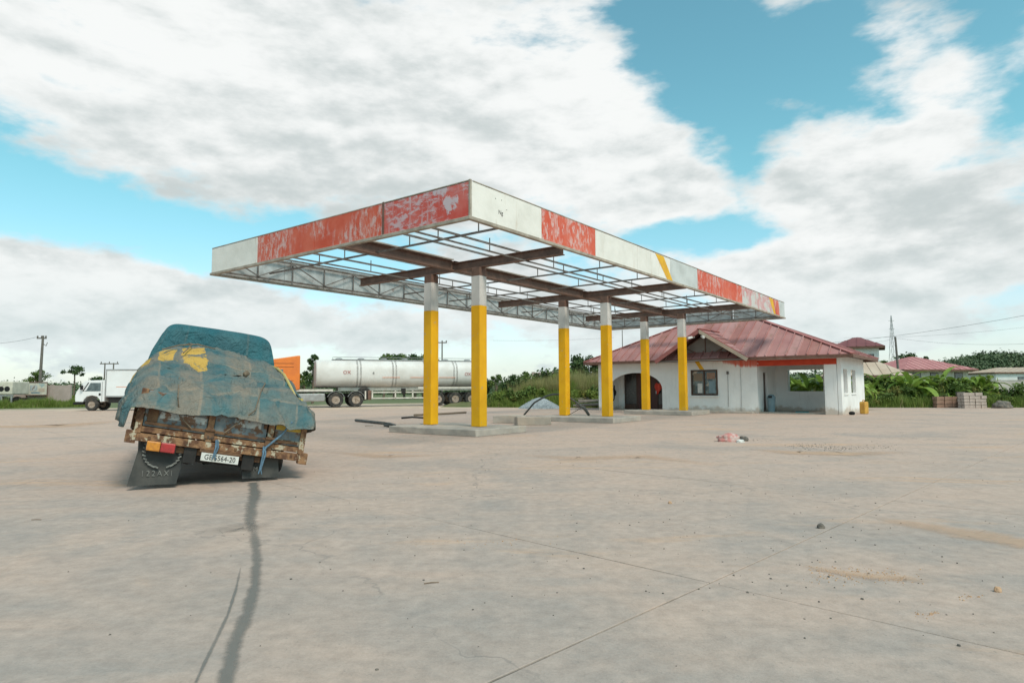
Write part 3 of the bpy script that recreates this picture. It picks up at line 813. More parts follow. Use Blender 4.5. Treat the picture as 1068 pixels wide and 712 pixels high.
# porch recess behind the arch
DPTH = 1.25
MB().box(T, DPTH, AL + .05, AL + .17, 0, WH).build('porch_wall', M['wall'], bld)
MB().box(T, DPTH, AR - .17, AR - .05, 0, WH).build('porch_wall', M['wall'], bld)
MB().box(DPTH, DPTH + T, AR - .17, AL + .17, 0, WH).build('porch_wall', M['wall'], bld)
MB().box(T, DPTH, AR - .04, AL + .04, 2.30, 2.36).build('porch_ceiling', M['soffit'], bld)
MB().box(-.05, DPTH - .002, AR + .01, AL - .01, 0, .07).build('porch_floor', M['floor_tile'], bld)
# glazed door screen: frame, panels
dy0, dy1 = AR + .02, AL - .35
dfr = MB()
scr = thing_ = None
ds = MB().box(DPTH - .07, DPTH - .012, dy0, dy1, .07, 2.28).build('door_screen', M['door'], bld, bevel=.006)
for i, (a, b_, mt) in enumerate(((dy0 + .06, dy0 + .72, 'grille'), (dy0 + .80, dy0 + 1.16, 'door_red'), (dy0 + 1.22, dy0 + 1.70, 'grille'), (dy0 + 1.76, dy0 + 2.02, 'door_red'), (dy0 + 2.08, dy1 - .07, 'grille'))):
    MB().box(DPTH - .10, DPTH - .072, a, b_, .13 if mt == 'door_red' else .35, 2.2).build('door_panel', M[mt], ds, bevel=.004)
for y in (dy0 + .76, dy0 + 1.19, dy0 + 1.73, dy0 + 2.05): MB().box(DPTH - .11, DPTH - .072, y - .025, y + .025, .08, 2.27).build('mullion', M['door'], ds)
MB().box(DPTH - .12, DPTH - .09, dy0 + .83, dy0 + .87, .95, 1.12).build('handle', M['silver'], ds)

# window with brown frame, two sashes
wf = MB()
for a in ((5.73, 7.14, .88, .95), (5.73, 7.14, 2.13, 2.2), (5.73, 5.80, .952, 2.128), (7.07, 7.14, .952, 2.128), (6.40, 6.47, .952, 2.128)):
    wf.box(-.035, .06, *a)
wo = wf.build('window', M['door'], bld, bevel=.006)
for a in ((5.80, 6.40), (6.47, 7.07)): MB().box(.02, .03, a[0], a[1], .952, 2.128).build('pane', M['glass'], wo)
for (a, b_, z0, z1, mt) in ((5.86, 6.20, 1.0, 1.62, 'bin_blue'), (6.55, 6.8, 1.0, 1.5, 'sack_white'), (6.52, 7.0, 1.62, 2.02, 'wood_old'), (5.86, 6.3, 1.72, 2.05, 'brick')):
    MB().box(.016, .0195, a, b_, z0, z1).build('poster', M[mt], wo)
MB().box(-.09, .0, 5.66, 7.21, .80, .86).build('window_sill', M['wall'], bld, bevel=.01)
# conduit on the wall and small switch box
MB().tube([(-.02, 5.2, .3), (-.02, 5.2, 2.05)], .012, 6).build('conduit', M['silver'], bld)
MB().box(-.06, .0, 5.15, 5.25, 1.95, 2.1).build('switch_box', M['rod'], bld)
MB().tube([(-.025, 4.55, .1), (-.025, 4.55, 2.25)], .010, 6).build('conduit', M['silver'], bld)
MB().box(-.5, -.002, 3.9, 8.1, -.01, .09).build('plinth_step', M['island'], bld, bevel=.02)
# yellow diagonal stripe on the wall
MB().prism([(6.95, 2.69), (6.72, 2.69), (6.42, 2.22), (6.66, 2.22)], 'x', -.0035, -.0012).build('painted_stripe', M['yellow_stripe'], bld)

# carport: opening y .72..3.75, back wall with window opening, inner side wall with doorway
CD = 3.3
grid_wall('y', 3.752, 3.752 + T, [T + .002, 1.0, 1.75, CD], [0, 2.05, WH - .002], [(1.0, 1.75, 0, 2.05)], 'wall', 'carport_wall')
MB().box(1.02, 1.73, 3.86, 3.90, .1, 2.03).build('inner_door', M['door'], bld)
grid_wall('x', CD, CD + T, [T, 1.42, 3.16, 3.75 + T], [0, 1.06, 2.18, WH - .004], [(1.42, 3.16, 1.06, 2.18)], 'wall', 'carport_wall')
MB().box(.18, CD - .002, .17, 3.748, 0, .06).build('carport_floor', M['floor_tile'], bld)
MB().box(.0, .26, .18, .72, 0, WH).build('front_pillar', M['wall'], bld, bevel=.008)
MB().box(-.004, .264, .17, .725, 2.33, 2.612).build('red_band', M['red_band'], bld)
MB().box(.02, .22, .725, 3.75, 2.33, 2.612).build('lintel', M['red_band'], bld, bevel=.006)
MB().box(.03, .2, .73, 3.745, 2.614, WH).build('lintel', M['wall'], bld)
MB().box(.27, BD - .1, .2, BW - .2, WH + .01, WH + .04).build('ceiling', M['soffit'], bld)
# right-hand side wall with two openings
grid_wall('y', 0, T, [0.0, .55, 1.55, 2.45, 3.75, BD], [0, .98, 2.12, WH], [(.55, 1.55, .98, 2.12), (2.45, 3.75, .98, 2.12)], 'wall', 'side_wall')
grid_wall('x', BD - T, BD, [3.92, BW], [0, WH], [], 'wall', 'rear_wall')
grid_wall('y', 3.76, 3.90, [CD + T + .002, BD - .002], [0, WH], [], 'wall', 'side_wall')
grid_wall('y', BW - T, BW, [T + .002, BD - T - .002], [0, WH], [], 'wall', 'side_wall')
for a, b_ in ((.55, 1.55), (2.45, 3.75)):
    MB().box(a - .02, b_ + .02, -.04, .0, .90, .97).build('window_sill', M['wall'], bld)

# hipped roof made of standing-seam sheets
EX, EY = .62, .62
ex0, ex1, ey0, ey1 = -EX, BD + EX, -EY, BW + EY
RXM = (ex0 + ex1) / 2
ZE = 2.74
RY0, RY1, ZR = 4.55, 8.55, 4.98
RA, RB = Vector((RXM, RY0, ZR)), Vector((RXM, RY1, ZR))
c00, c10, c01, c11 = Vector((ex0, ey0, ZE)), Vector((ex1, ey0, ZE)), Vector((ex0, ey1, ZE)), Vector((ex1, ey1, ZE))


def roof_sheets(poly, edir, parent, mat, w=.46, rib=.06, name='roof_sheet'):
    """cut a planar roof face into sheets running up the slope; each sheet gets a raised rib on one edge"""
    o = poly[0]; e = edir.normalized()
    nrm = (poly[1] - poly[0]).cross(poly[2] - poly[0]).normalized()
    if nrm.z < 0: nrm = -nrm
    s = nrm.cross(e).normalized()
    if s.z < 0: s = -s
    P2 = [((p - o).dot(e), (p - o).dot(s)) for p in poly]
    def clip(pl, a, sign):
        out = []
        for i in range(len(pl)):
            p, q = pl[i], pl[(i + 1) % len(pl)]
            dp, dq = (p[0] - a) * sign, (q[0] - a) * sign
            if dp >= 0: out.append(p)
            if dp * dq < 0:
                t = dp / (dp - dq); out.append((p[0] + (q[0] - p[0]) * t, p[1] + (q[1] - p[1]) * t))
        return out
    lo, hi = min(p[0] for p in P2), max(p[0] for p in P2)
    n = max(1, round((hi - lo) / w)); w = (hi - lo) / n
    for i in range(n):
        a, b_ = lo + i * w, lo + (i + 1) * w
        pl = clip(clip(P2, a, 1), b_, -1)
        if len(pl) < 3: continue
        dz = random.uniform(0, .006)
        mb = MB(); m_ = len(pl)
        top = [o + e * p[0] + s * p[1] + nrm * (.03 + dz) for p in pl]; bot = [o + e * p[0] + s * p[1] for p in pl]
        mb.add(bot + top, [tuple(reversed(range(m_))), tuple(range(m_, 2 * m_))] + [(k, (k + 1) % m_, m_ + (k + 1) % m_, m_ + k) for k in range(m_)])
        # rib at the left edge of the sheet: find slope extent there
        rr = clip(clip(P2, a + .03, 1), a + .09, -1)
        if len(rr) >= 3:
            y0 = min(p[1] for p in rr); y1 = max(p[1] for p in rr if True)
            ys_lo = y0; ys_hi = min(max(p[1] for p in rr if abs(p[0] - (a + .03)) < .01), max(p[1] for p in rr if abs(p[0] - (a + .09)) < .01)) if len(rr) > 3 else y1
            if ys_hi - ys_lo > .1:
                q0 = o + e * (a + .06) + s * ys_lo + nrm * (.03 + dz + rib / 2); q1 = o + e * (a + .06) + s * ys_hi + nrm * (.03 + dz + rib / 2)
                mb.bar(q0, q1, .05, rib, nrm)
        mb.build(name, M[random.choice(('roof', 'roof', 'roof_b', 'roof_c')) if mat == 'roof' else mat], parent)


rf = MB().add([c00, c01, c11, c10], [(0, 1, 2, 3)]).build('roof', M['soffit'], bld)
roof_sheets([c00, c01, RB, RA], Vector((0, 1, 0)), rf, 'roof')
roof_sheets([c10, c00, RA], Vector((1, 0, 0)), rf, 'roof')
roof_sheets([c11, c10, RA, RB], Vector((0, 1, 0)), rf, 'roof')
roof_sheets([c01, c11, RB], Vector((1, 0, 0)), rf, 'roof')
up = Vector((0, 0, .055))
for a, b_ in ((c00, RA), (c10, RA), (c01, RB), (c11, RB), (RA, RB)):
    MB().bar(a + up, b_ + up, .24, .05).build('ridge_cap', M['roof_cap'], rf, bevel=.015)
for a, b_ in ((c00, c01), (c01, c11), (c11, c10), (c10, c00)):
    MB().bar(a + Vector((0, 0, -.065)), b_ + Vector((0, 0, -.065)), .035, .13).build('eave_board', M['eave'], rf)
# front gable over the window bay
gx0 = ex0 - .35
gyc, ghw, gz0 = 6.3, 2.35, ZE - .02
gz1 = gz0 + 1.50
gxr = RXM - .9
A, B_, Cc = Vector((gx0, gyc - ghw, gz0)), Vector((gx0, gyc + ghw, gz0)), Vector((gx0, gyc, gz1))
sl = (ZR - ZE) / (RXM - ex0)
apex_back = Vector((ex0 + (gz1 - ZE) / sl + .02, gyc, gz1 + .02))
aback, bback = Vector((ex0 + .03, gyc - ghw, gz0 + .02)), Vector((ex0 + .03, gyc + ghw, gz0 + .02))
gab = MB().add([A, B_, Cc, aback, bback, apex_back], [(0, 3, 5, 2), (1, 2, 5, 4)]).build('gable_roof', M['roof'], bld)
roof_sheets([A, Cc, apex_back, aback], (Cc - A), gab, 'roof', .5, .03)
roof_sheets([B_, Cc, apex_back, bback], (Cc - B_), gab, 'roof', .5, .03)
for p, q in ((A, Cc), (B_, Cc)):
    d = (q - p).normalized()
    MB().bar(p + Vector((-.02, 0, -.07)) - d * .05, q + Vector((-.02, 0, -.07)), .04, .17).build('barge_board', M['roof_cap'] if p is B_ else M['roof_tan'], gab)
    MB().bar(p + Vector((.07, 0, .05)) - d * .05, q + Vector((.07, 0, .05)), .20, .035).build('barge_flashing', M['roof_cap'], gab)
MB().bar(Cc + Vector((0, 0, .055)), apex_back + Vector((0, 0, .055)), .2, .05).build('ridge_cap', M['roof_cap'], gab)
# panel in the gable with its steel tracery
px_ = -.05
zt0 = WH + .02
k = (gz1 - gz0) / ghw
hb = (gz1 - .16 - zt0) / k
MB().prism([(gyc - hb, zt0), (gyc + hb, zt0), (gyc, gz1 - .16)], 'x', px_, px_ + .05).build('gable_panel', M['soffit'], bld)
tr = MB().bar((px_ - .03, gyc - hb, zt0 + .04), (px_ - .03, gyc + hb, zt0 + .04), .04, .06).build('gable_tracery', M['rust'], bld)
for y0, z0, y1, z1 in ((gyc, zt0 + .07, gyc, gz1 - .2), (gyc, zt0 + .07, gyc + hb * .52, zt0 + .52 * 0 + (1 - .52) * hb * k), (gyc, zt0 + .07, gyc - hb * .52, zt0 + (1 - .52) * hb * k),
                       (gyc + hb * .55, zt0 + .07, gyc + hb * .55, zt0 + .45 * hb * k - .05), (gyc - hb * .55, zt0 + .07, gyc - hb * .55, zt0 + .45 * hb * k - .05),
                       (gyc + hb * .97, zt0 + .08, gyc, gz1 - .19), (gyc - hb * .97, zt0 + .08, gyc, gz1 - .19)):
    MB().bar((px_ - .03, y0, z0), (px_ - .03, y1, z1), .035, .045).build('tracery_bar', M['rust'], tr)
MB().box(gx0 + .05, 0.0, gyc - ghw + .12, gyc + ghw - .12, ZE - .10, ZE - .07).build('gable_soffit', M['soffit'], bld)
# two small white camera heads under the gable peak
for s_, yy in ((1, .28), (-1, -.12)):
    cmb = MB().bar((gx0 + .12, gyc + yy, gz1 - .33), (gx0 - .22, gyc + yy + s_ * .22, gz1 - .42), .12, .11).build('security_camera', M['camwhite'], bld, bevel=.015)
    MB().bar((gx0 + .1, gyc + yy, gz1 - .27), (gx0 + .2, gyc + yy * .6, gz1 - .2), .03, .03).build('camera_bracket', M['camwhite'], cmb)


def B2W(x, y, z=0.0): return Vector((B0.x + ux * x - uy * y, B0.y + uy * x + ux * y, z))


# black iron wall ornament hung on the inside of the arched porch
orn = thing('wall_ornament', 'black wrought ornament hung on the white porch side wall', 'ornament', B2W(.62, AL + .047, 1.05), U_ANG)
orn.scale = (1.5, 1, 1.5)
for nm, pts, r_ in (('body', [(0, -.012, -.28), (.03, -.015, -.05), (-.02, -.02, .12), (.03, -.02, .26)], [.02, .05, .055, .02]),
                    ('arm', [(.02, -.02, .10), (.14, -.025, .0), (.10, -.02, -.14)], [.03, .03, .012]), ('tail', [(0, -.012, -.26), (-.10, -.015, -.34), (-.14, -.015, -.25)], [.025, .02, .01])):
    MB().tube(pts, r_, 6).build(nm, M['blackiron'], orn, smooth=True)
# wooden stump beside the porch
st = MB().lathe([(.13, 0), (.125, .15), (.135, .42), (.12, .50), (.05, .51)], 'z', 10)
o = st.build('wooden_stump', M['wood_old'], None); o.location = B2W(-.12, AL - .12); tag(o, 'short dark wooden stump at the left jamb of the arched porch', 'stump')
# red cloth hung on the right of the dark doors
me = MB(); nx, nz = 10, 10
vv = []; ff = []
for i in range(nx + 1):
    for j in range(nz + 1):
        a, b_ = i / nx, j / nz
        w = .42 * (1 - .45 * b_ + .3 * math.sin(b_ * 5))
        vv.append((-.04 + .05 * math.sin(a * 9 + b_ * 4), (a - .5) * w + .12 * b_, 1.55 - .62 * b_ + .04 * math.sin(a * 7)))
for i in range(nx):
    for j in range(nz): ff.append((i * (nz + 1) + j, (i + 1) * (nz + 1) + j, (i + 1) * (nz + 1) + j + 1, i * (nz + 1) + j + 1))
o = MB().add(vv, ff).build('red_cloth', M['redcloth'], None, smooth=True)
md = o.modifiers.new('thickness', 'SOLIDIFY'); md.thickness = .012
o.location = B2W(DPTH - .16, AR + .62); o.rotation_euler = (0, 0, U_ANG); tag(o, 'crumpled bright red cloth hanging on the dark porch doors', 'cloth')

# rubbish bin in the carport
bn_ = thing('rubbish_bin', 'blue grey plastic rubbish bin beside the inner carport wall', 'bin', B2W(.85, 3.35, .06), U_ANG)
MB().lathe([(.15, 0), (.19, .62), (.20, .66)], 'z', 14).build('bin_body', M['bin_blue'], bn_, smooth=False)
MB().lathe([(.205, .661), (.205, .72), (.13, .84), (.03, .87)], 'z', 14).build('lid', M['bin_blue'], bn_)
MB().box(-.215, -.12, -.09, .09, .69, .80).build('flap', M['blackiron'], bn_)
o = MB().box(-.45, .45, -.3, .3, 0, .03).build('floor_mat', M['mat_blue'], None, bevel=.01); o.location = B2W(.75, 1.9, .061); o.rotation_euler = (0, 0, U_ANG + .2)
tag(o, 'crumpled teal mat on the carport floor', 'mat')
# yellow jerrycan by the right corner
jp = atz(901.5, 431.5)
jc = thing('jerrycan', 'battered yellow plastic jerrycan beside the building corner', 'jerrycan', jp, .6)
MB().prism([(-.17, 0), (.17, 0), (.18, .1), (.18, .5), (.15, .58), (-.15, .58), (-.18, .5), (-.18, .1)], 'y', -.13, .13).build('can_body', M['jerry'], jc, bevel=.035, seg=3)
MB().tube([(-.1, 0, .57), (-.09, 0, .65), (.05, 0, .65), (.06, 0, .57)], .022, 8).build('handle', M['jerry'], jc, smooth=True)
MB().lathe([(.035, .56), (.035, .63), (.03, .64)], 'z', 10, (.12, 0, 0)).build('cap', M['blackiron'], jc)
o = MB().lathe([(.10, 0), (.13, .05), (.13, .12), (.05, .16)], 'z', 9).build('black_bowl', M['blackiron'], None); o.location = B2W(.35, -.32, 0) ; tag(o, 'small black bowl at the foot of the white side wall', 'bowl')

# ------------------------------------------------------------------ loaded truck in front
tl = atz(230, 505.5)
TR_HEAD = R(30.0)         # turned left of straight ahead
trk = thing('loaded_truck', 'old rusty lorry leaning right under a load covered with blue tarpaulin', 'truck', (tl.x, tl.y, 0), TR_HEAD)
trk.scale = (.885, 1, 1)
LEAN = Matrix.Translation((0, 0, .5)) @ Matrix.Rotation(R(9.6), 4, 'Y') @ Matrix.Translation((0, 0, -.5))


def tp(mb, name, mat, parent=None, bevel=.008, lean=True, **k): return mb.build(name, M[mat], parent or trk, M=LEAN if lean else None, bevel=bevel, **k)


# bed floor, rails and drop sides
tp(MB().box(-1.18, 1.18, .06, 5.0, .60, .68), 'bed_floor', 'rusty_dark')
tp(MB().box(-1.22, 1.22, -.02, .05, .455, .56), 'rear_rail', 'rusty')
tp(MB().box(-1.20, 1.20, -.005, .045, .575, .65), 'rear_rail', 'rusty')
for s in (-1, 1):
    tp(MB().box(s * 1.24 - .07, s * 1.24 + .07, -.04, .09, .42, .58), 'corner_bracket', 'rusty')
    tp(MB().box(s * 1.205 - .02, s * 1.205 + .02, .10, 4.95, .70, 1.0), 'side_board', 'panel_blue')
    tp(MB().box(s * 1.20 - .035, s * 1.20 + .035, .10, 4.95, .58, .69), 'side_rail', 'rusty')
    for y in (.6, 1.7, 2.8, 3.9): tp(MB().box(s * 1.25 - .02, s * 1.25 + .02, y, y + .08, .56, .98), 'side_post', 'rusty')
# tailboard: panels between posts
for x0, x1, mt in ((-1.12, -.26, 'panel_blue'), (-.16, .62, 'panel_blue'), (.74, 1.15, 'panel_blue')):
    pn = tp(MB().box(x0, x1, .0, .035, .66, 1.12), 'tail_panel', mt)
    if x0 < -1:
        tp(MB().box(-.92, -.28, -.006, -.0015, .78, .865), 'paint_patch', 'panel_white', pn, 0)
        tp(MB().box(-.64, -.32, -.007, -.0015, .90, 1.04), 'paint_patch', 'panel_white', pn, 0)
        tp(MB().box(-1.08, -.94, -.02, -.001, .72, 1.06), 'rust_plate', 'rusty_dark', pn)
        tp(MB().box(-.90, -.66, -.007, -.0015, .94, 1.06), 'paint_patch', 'panel_blue', pn, 0)
    elif x0 < 0:
        tp(MB().box(.12, .52, -.006, -.0015, .82, 1.0), 'paint_patch', 'panel_white', pn, 0)
        tp(MB().box(.56, .61, -.018, -.001, .84, .93), 'latch', 'rusty_dark', pn)
        tp(MB().box(-.12, .08, -.006, -.0015, .86, 1.0), 'paint_patch', 'panel_blue', pn, 0)
    else:
        tp(MB().box(.75, 1.14, -.006, -.0015, .86, .93), 'paint_stripe', 'panel_yellow', pn, 0)
        tp(MB().box(.75, 1.14, -.005, -.0012, .68, .73), 'paint_patch', 'rusty', pn, 0)
for x in (-1.17, -.21, .68, 1.19):
    tp(MB().box(x - .045, x + .045, -.03, .045, .56, 1.14), 'tail_post', 'rusty')
for x in (-.21, .68):
    tp(MB().box(x - .07, x + .07, -.045, -.031, .60, .74), 'hinge', 'rusty_dark')
    tp(MB().bar((x - .07, -.05, .72), (x + .07, -.05, .72), .03, .03), 'hinge_pin', 'rusty_dark')
tp(MB().bar((-1.10, -.015, .70), (1.12, -.015, .70), .03, .04), 'tail_bar', 'rusty_dark')
for x in (-1.0, -.75, -.5, -.05, .2, .45, .82, 1.05):
    tp(MB().box(x - .02, x + .02, -.032, -.021, .49, .53), 'bolt', 'rusty_dark', None, 0)
# chassis
for s in (-1, 1):
    tp(MB().box(s * .42 - .04, s * .42 + .04, .1, 6.3, .40, .59), 'chassis_rail', 'rusty_dark')
    tp(MB().box(s * .42 - .09, s * .42 + .09, .02, .14, .24, .455), 'spring_hanger', 'blackmetal')
tp(MB().box(-.62, .60, .05, .12, .36, .44), 'cross_member', 'rusty_dark')
tp(MB().box(-.36, .36, .16, .24, .26, .40), 'cross_member', 'blackmetal')
# number plate
plt = tp(MB().box(-.27, .27, -.045, -.035, .305, .415), 'number_plate', 'plate', None, .003)
pm = text_mesh('GE 5564-20', .098, .0015, 1.02)
pm.transform(Matrix.Diagonal((.93, 1, 1, 1)))
pm.transform(LEAN @ Matrix.Translation((0, -.0475, .358)) @ Matrix.Rotation(R(90), 4, 'X'))
mkobj('plate_text', pm, M['plate_ink'], plt)
tp(MB().box(-.30, .30, -.03, .0, .415, .455), 'plate_bracket', 'rusty_dark')
# mudflaps (hang nearly straight, slightly bent)


def flap(x0, x1, z0, z1, y, sk, name='mudflap'):
    mb = MB(); nx, nz = 8, 10; vs_ = []
    for t in (0, .014):
        for j in range(nz + 1):
            for i in range(nx + 1):
                a, b_ = i / nx, j / nz
                vs_.append((x0 + (x1 - x0) * a + sk * (1 - b_), y + t + .035 * math.sin(a * 2.6 + .4) * (1 - b_) - .05 * (1 - b_) ** 2, z0 + (z1 - z0) * b_ - .012 * a * (1 - b_)))
    N = (nx + 1) * (nz + 1); fs = []
    for j in range(nz):
        for i in range(nx):
            q = (j * (nx + 1) + i, j * (nx + 1) + i + 1, (j + 1) * (nx + 1) + i + 1, (j + 1) * (nx + 1) + i)
            fs.append(q); fs.append(tuple(N + k for k in reversed(q)))
    rim = [i for i in range(nx + 1)] + [(j + 1) * (nx + 1) - 1 for j in range(1, nz + 1)] + [nz * (nx + 1) + i for i in range(nx - 1, -1, -1)] + [j * (nx + 1) for j in range(nz - 1, 0, -1)]
    for a, b_ in zip(rim, rim[1:] + rim[:1]): fs.append((a, b_, N + b_, N + a))
    mb.add(vs_, fs); return mb.build(name, M['flap'], trk, smooth=False)


fl = flap(-1.08, -.44, .06, .66, .10, -.17)
fr = flap(.30, .86, .05, .47, .13, .02)
for txt, x, z, f_, sz in (('122AXI', -.87, .20, fl, .105), ('M2', .55, .17, fr, .09)):
    tm = text_mesh(txt, sz, .0012, 1.35)
    tm.transform(Matrix.Translation((x, (.10 if f_ is fl else .13) - .022, z)) @ Matrix.Rotation(R(3), 4, 'Y') @ Matrix.Rotation(R(93), 4, 'X'))
    mkobj('painted_mark', tm, M['chalk'], f_)
# laurel painted round the lamp
for s in (-1, 1):
    for i in range(9):
        a = R(-80 + i * 14); cx, cz = -.80 + s * .24 * math.cos(a * .9), .47 + .20 * math.sin(a)
        MB().bar((cx - .02 * s, .074, cz), (cx + .028 * s, .074, cz + .022), .02, .016, (0, 1, 0)).build('wreath_leaf', M['chalk'], fl)
# rear lamp cluster
lp = tp(MB().box(-1.03, -.62, -.005, .05, .335, .49), 'tail_lamp', 'blackmetal')
tp(MB().box(-1.015, -.835, -.035, -.006, .35, .475), 'amber_lens', 'amber', lp, .012)
tp(MB().box(-.83, -.635, -.035, -.006, .35, .475), 'red_lens', 'redlens', lp, .012)
# wheels stay on the ground


def wheel(parent, x, y, r, w, name='wheel', rimmat='rim', n=24, tyremat='rubber'):
    wh = MB().lathe([(r * .55, -w / 2), (r * .93, -w / 2), (r, -w * .36), (r, w * .36), (r * .93, w / 2), (r * .55, w / 2)], 'x', n, (x, y, r), False).build(name, M[tyremat], parent, smooth=False)
    MB().lathe([(r * .56, -w * .42), (r * .50, -w * .30), (r * .30, -w * .22), (r * .16, -w * .46), (r * .16, w * .46), (r * .30, w * .22), (r * .50, w * .30), (r * .56, w * .42)], 'x', n, (x, y, r)).build('rim', M[rimmat], wh)
    return wh


for x in (-1.0, -.70, .60, .90): wheel(trk, x, .85, .42, .25)
for x in (-.98, .98): wheel(trk, x, 5.35, .42, .24)
MB().tube([(-1.0, .85, .40), (-.3, .85, .40), (-.24, .85, .40), (-.18, .85, .40), (.18, .85, .40), (.24, .85, .40), (.3, .85, .40), (1.0, .85, .40)], [.06, .06, .10, .20, .20, .10, .06, .06], 14).build('rear_axle', M['blackmetal'], trk, smooth=True)
for s in (-1, 1):
    MB().tube([(s * .44, .2, .42), (s * .44, .55, .30), (s * .44, .85, .27), (s * .44, 1.2, .30), (s * .44, 1.6, .42)], .05, 6).build('leaf_spring', M['rusty_dark'], trk)
    tp(MB().box(s * .95 - .30, s * .95 + .30, .35, 1.4, .565, .60), 'wheel_guard', 'blackmetal')
MB().tube([(-.1, 1.05, .42), (-.1, 4.6, .5)], .05, 8).build('drive_shaft', M['blackmetal'], trk)
tp(MB().lathe([(.14, 1.9), (.17, 2.0), (.17, 3.0), (.14, 3.1)], 'y', 14, (.82, 0, .42)), 'fuel_tank', 'blackmetal')
# cab at the front (mostly behind the load)
cabp = [(5.05, .62), (5.05, 2.0), (5.25, 2.12), (6.05, 2.06), (6.55, 1.45), (6.62, 1.30), (6.62, .62)]
cab = tp(MB().prism(cabp, 'x', -1.02, 1.02), 'cab', 'panel_blue', None, .05, seg=3)
tp(MB().add([(-.92, 6.12, 2.0), (.92, 6.12, 2.0), (.92, 6.575, 1.46), (-.92, 6.575, 1.46)], [(0, 1, 2, 3)]), 'windscreen', 'autoglass', cab, 0)
for s in (-1, 1):
    tp(MB().prism([(5.3, 1.45), (5.3, 1.95), (6.0, 1.95), (6.4, 1.45)], 'x', s * 1.022, s * 1.032), 'side_window', 'autoglass', cab, 0)
    tp(MB().lathe([(.07, 6.60), (.09, 6.65), (.05, 6.67)], 'y', 12, (s * .75, 0, .95)), 'headlight', 'plate', cab)
tp(MB().box(-1.05, 1.05, 6.60, 6.72, .45, .62), 'bumper', 'rusty')


def interp(tab, t):
    if t <= tab[0][0]: return tab[0][1]
    for (a, va), (b_, vb) in zip(tab, tab[1:]):
        if t <= b_:
            k_ = (t - a) / (b_ - a); k_ = k_ * k_ * (3 - 2 * k_); return va + (vb - va) * k_
    return tab[-1][1]


def drape(name, ys, W, Htab, hemL, hemR, pw, fold, mat, parent, na=120, close=False, lean=9.6):
    """cloth over a load: superellipse cross-sections along y, displaced by folds"""
    LM = Matrix.Translation((0, 0, .5)) @ Matrix.Rotation(R(lean), 4, 'Y') @ Matrix.Translation((0, 0, -.5))
    vs_, uvs = [], []
    nrow = len(ys)
    for y in ys:
        w, H = interp(W, y), interp(Htab, y); hl, hr = interp(hemL, y), interp(hemR, y)
        for i in range(na + 1):
            ph = math.pi * i / na
            c, s = math.cos(ph), math.sin(ph)
            x = -math.copysign(abs(c) ** (2 / pw), c) * w
            hem = hl if x < 0 else hr
            base = min(hem, H)
            z = base + (H - base) * abs(s) ** (2 / pw)
            n_ = Vector((x / w * (abs(c) ** 1.5), 0, abs(s) ** .5))
            dx, dy, dz, xs = (fold(x, y, z, ph) + (1.0,))[:4]
            p = Vector((x * xs, y, z)) + n_ * dx + Vector((0, dy, dz))
            vs_.append(p); uvs.append((-math.cos(ph) * w * .6 + x * .4, y + z * .5))
    fs = []
    for r_ in range(nrow - 1):
        for i in range(na):
            fs.append((r_ * (na + 1) + i, r_ * (na + 1) + i + 1, (r_ + 1) * (na + 1) + i + 1, (r_ + 1) * (na + 1) + i))
    me = bpy.data.meshes.new(name); me.from_pydata([tuple(LM @ p) for p in vs_], [], fs)
    uv = me.uv_layers.new(name='UVMap')
    li = np.empty(len(me.loops), dtype=np.int32); me.loops.foreach_get('vertex_index', li)
    uv.data.foreach_set('uv', np.array(uvs)[li].ravel())
    import bmesh
    bm = bmesh.new(); bm.from_mesh(me); bmesh.ops.recalc_face_normals(bm, faces=bm.faces); bm.to_mesh(me); bm.free()
    o = mkobj(name, me, M[mat], parent, smooth=True)
    return o, vs_, nrow, na


NZ = lambda x, y, z, s: mnoise.noise(Vector((x * s, y * s, z * s)))
ridge = lambda x, y, z, s: 1 - 2 * abs(NZ(x, y, z, s))


CR = random.Random(77)
CREASE = []
for _ in range(34):
    cx_, cy_, an_ = CR.uniform(-1.25, 1.25), CR.uniform(-.1, 3.2), CR.uniform(0, math.pi)
    CREASE.append((cx_, cy_, math.cos(an_), math.sin(an_), CR.uniform(.18, .55), CR.uniform(.018, .04), CR.uniform(.02, .05)))


def creases(x, y):
    t = 0.0
    for cx_, cy_, c_, s_, L_, w_, d_ in CREASE:
        dx_, dy_ = x - cx_, y - cy_
        u_ = dx_ * c_ + dy_ * s_
        if abs(u_) > L_ * 1.6: continue
        v_ = -dx_ * s_ + dy_ * c_ + .25 * u_ * u_
        if abs(v_) > w_ * 4: continue
        e_ = math.exp(-(u_ / L_) ** 2)
        t += e_ * d_ * (-math.exp(-(v_ / w_) ** 2) + .7 * math.exp(-((v_ - 1.9 * w_) / (1.2 * w_)) ** 2))
    return t


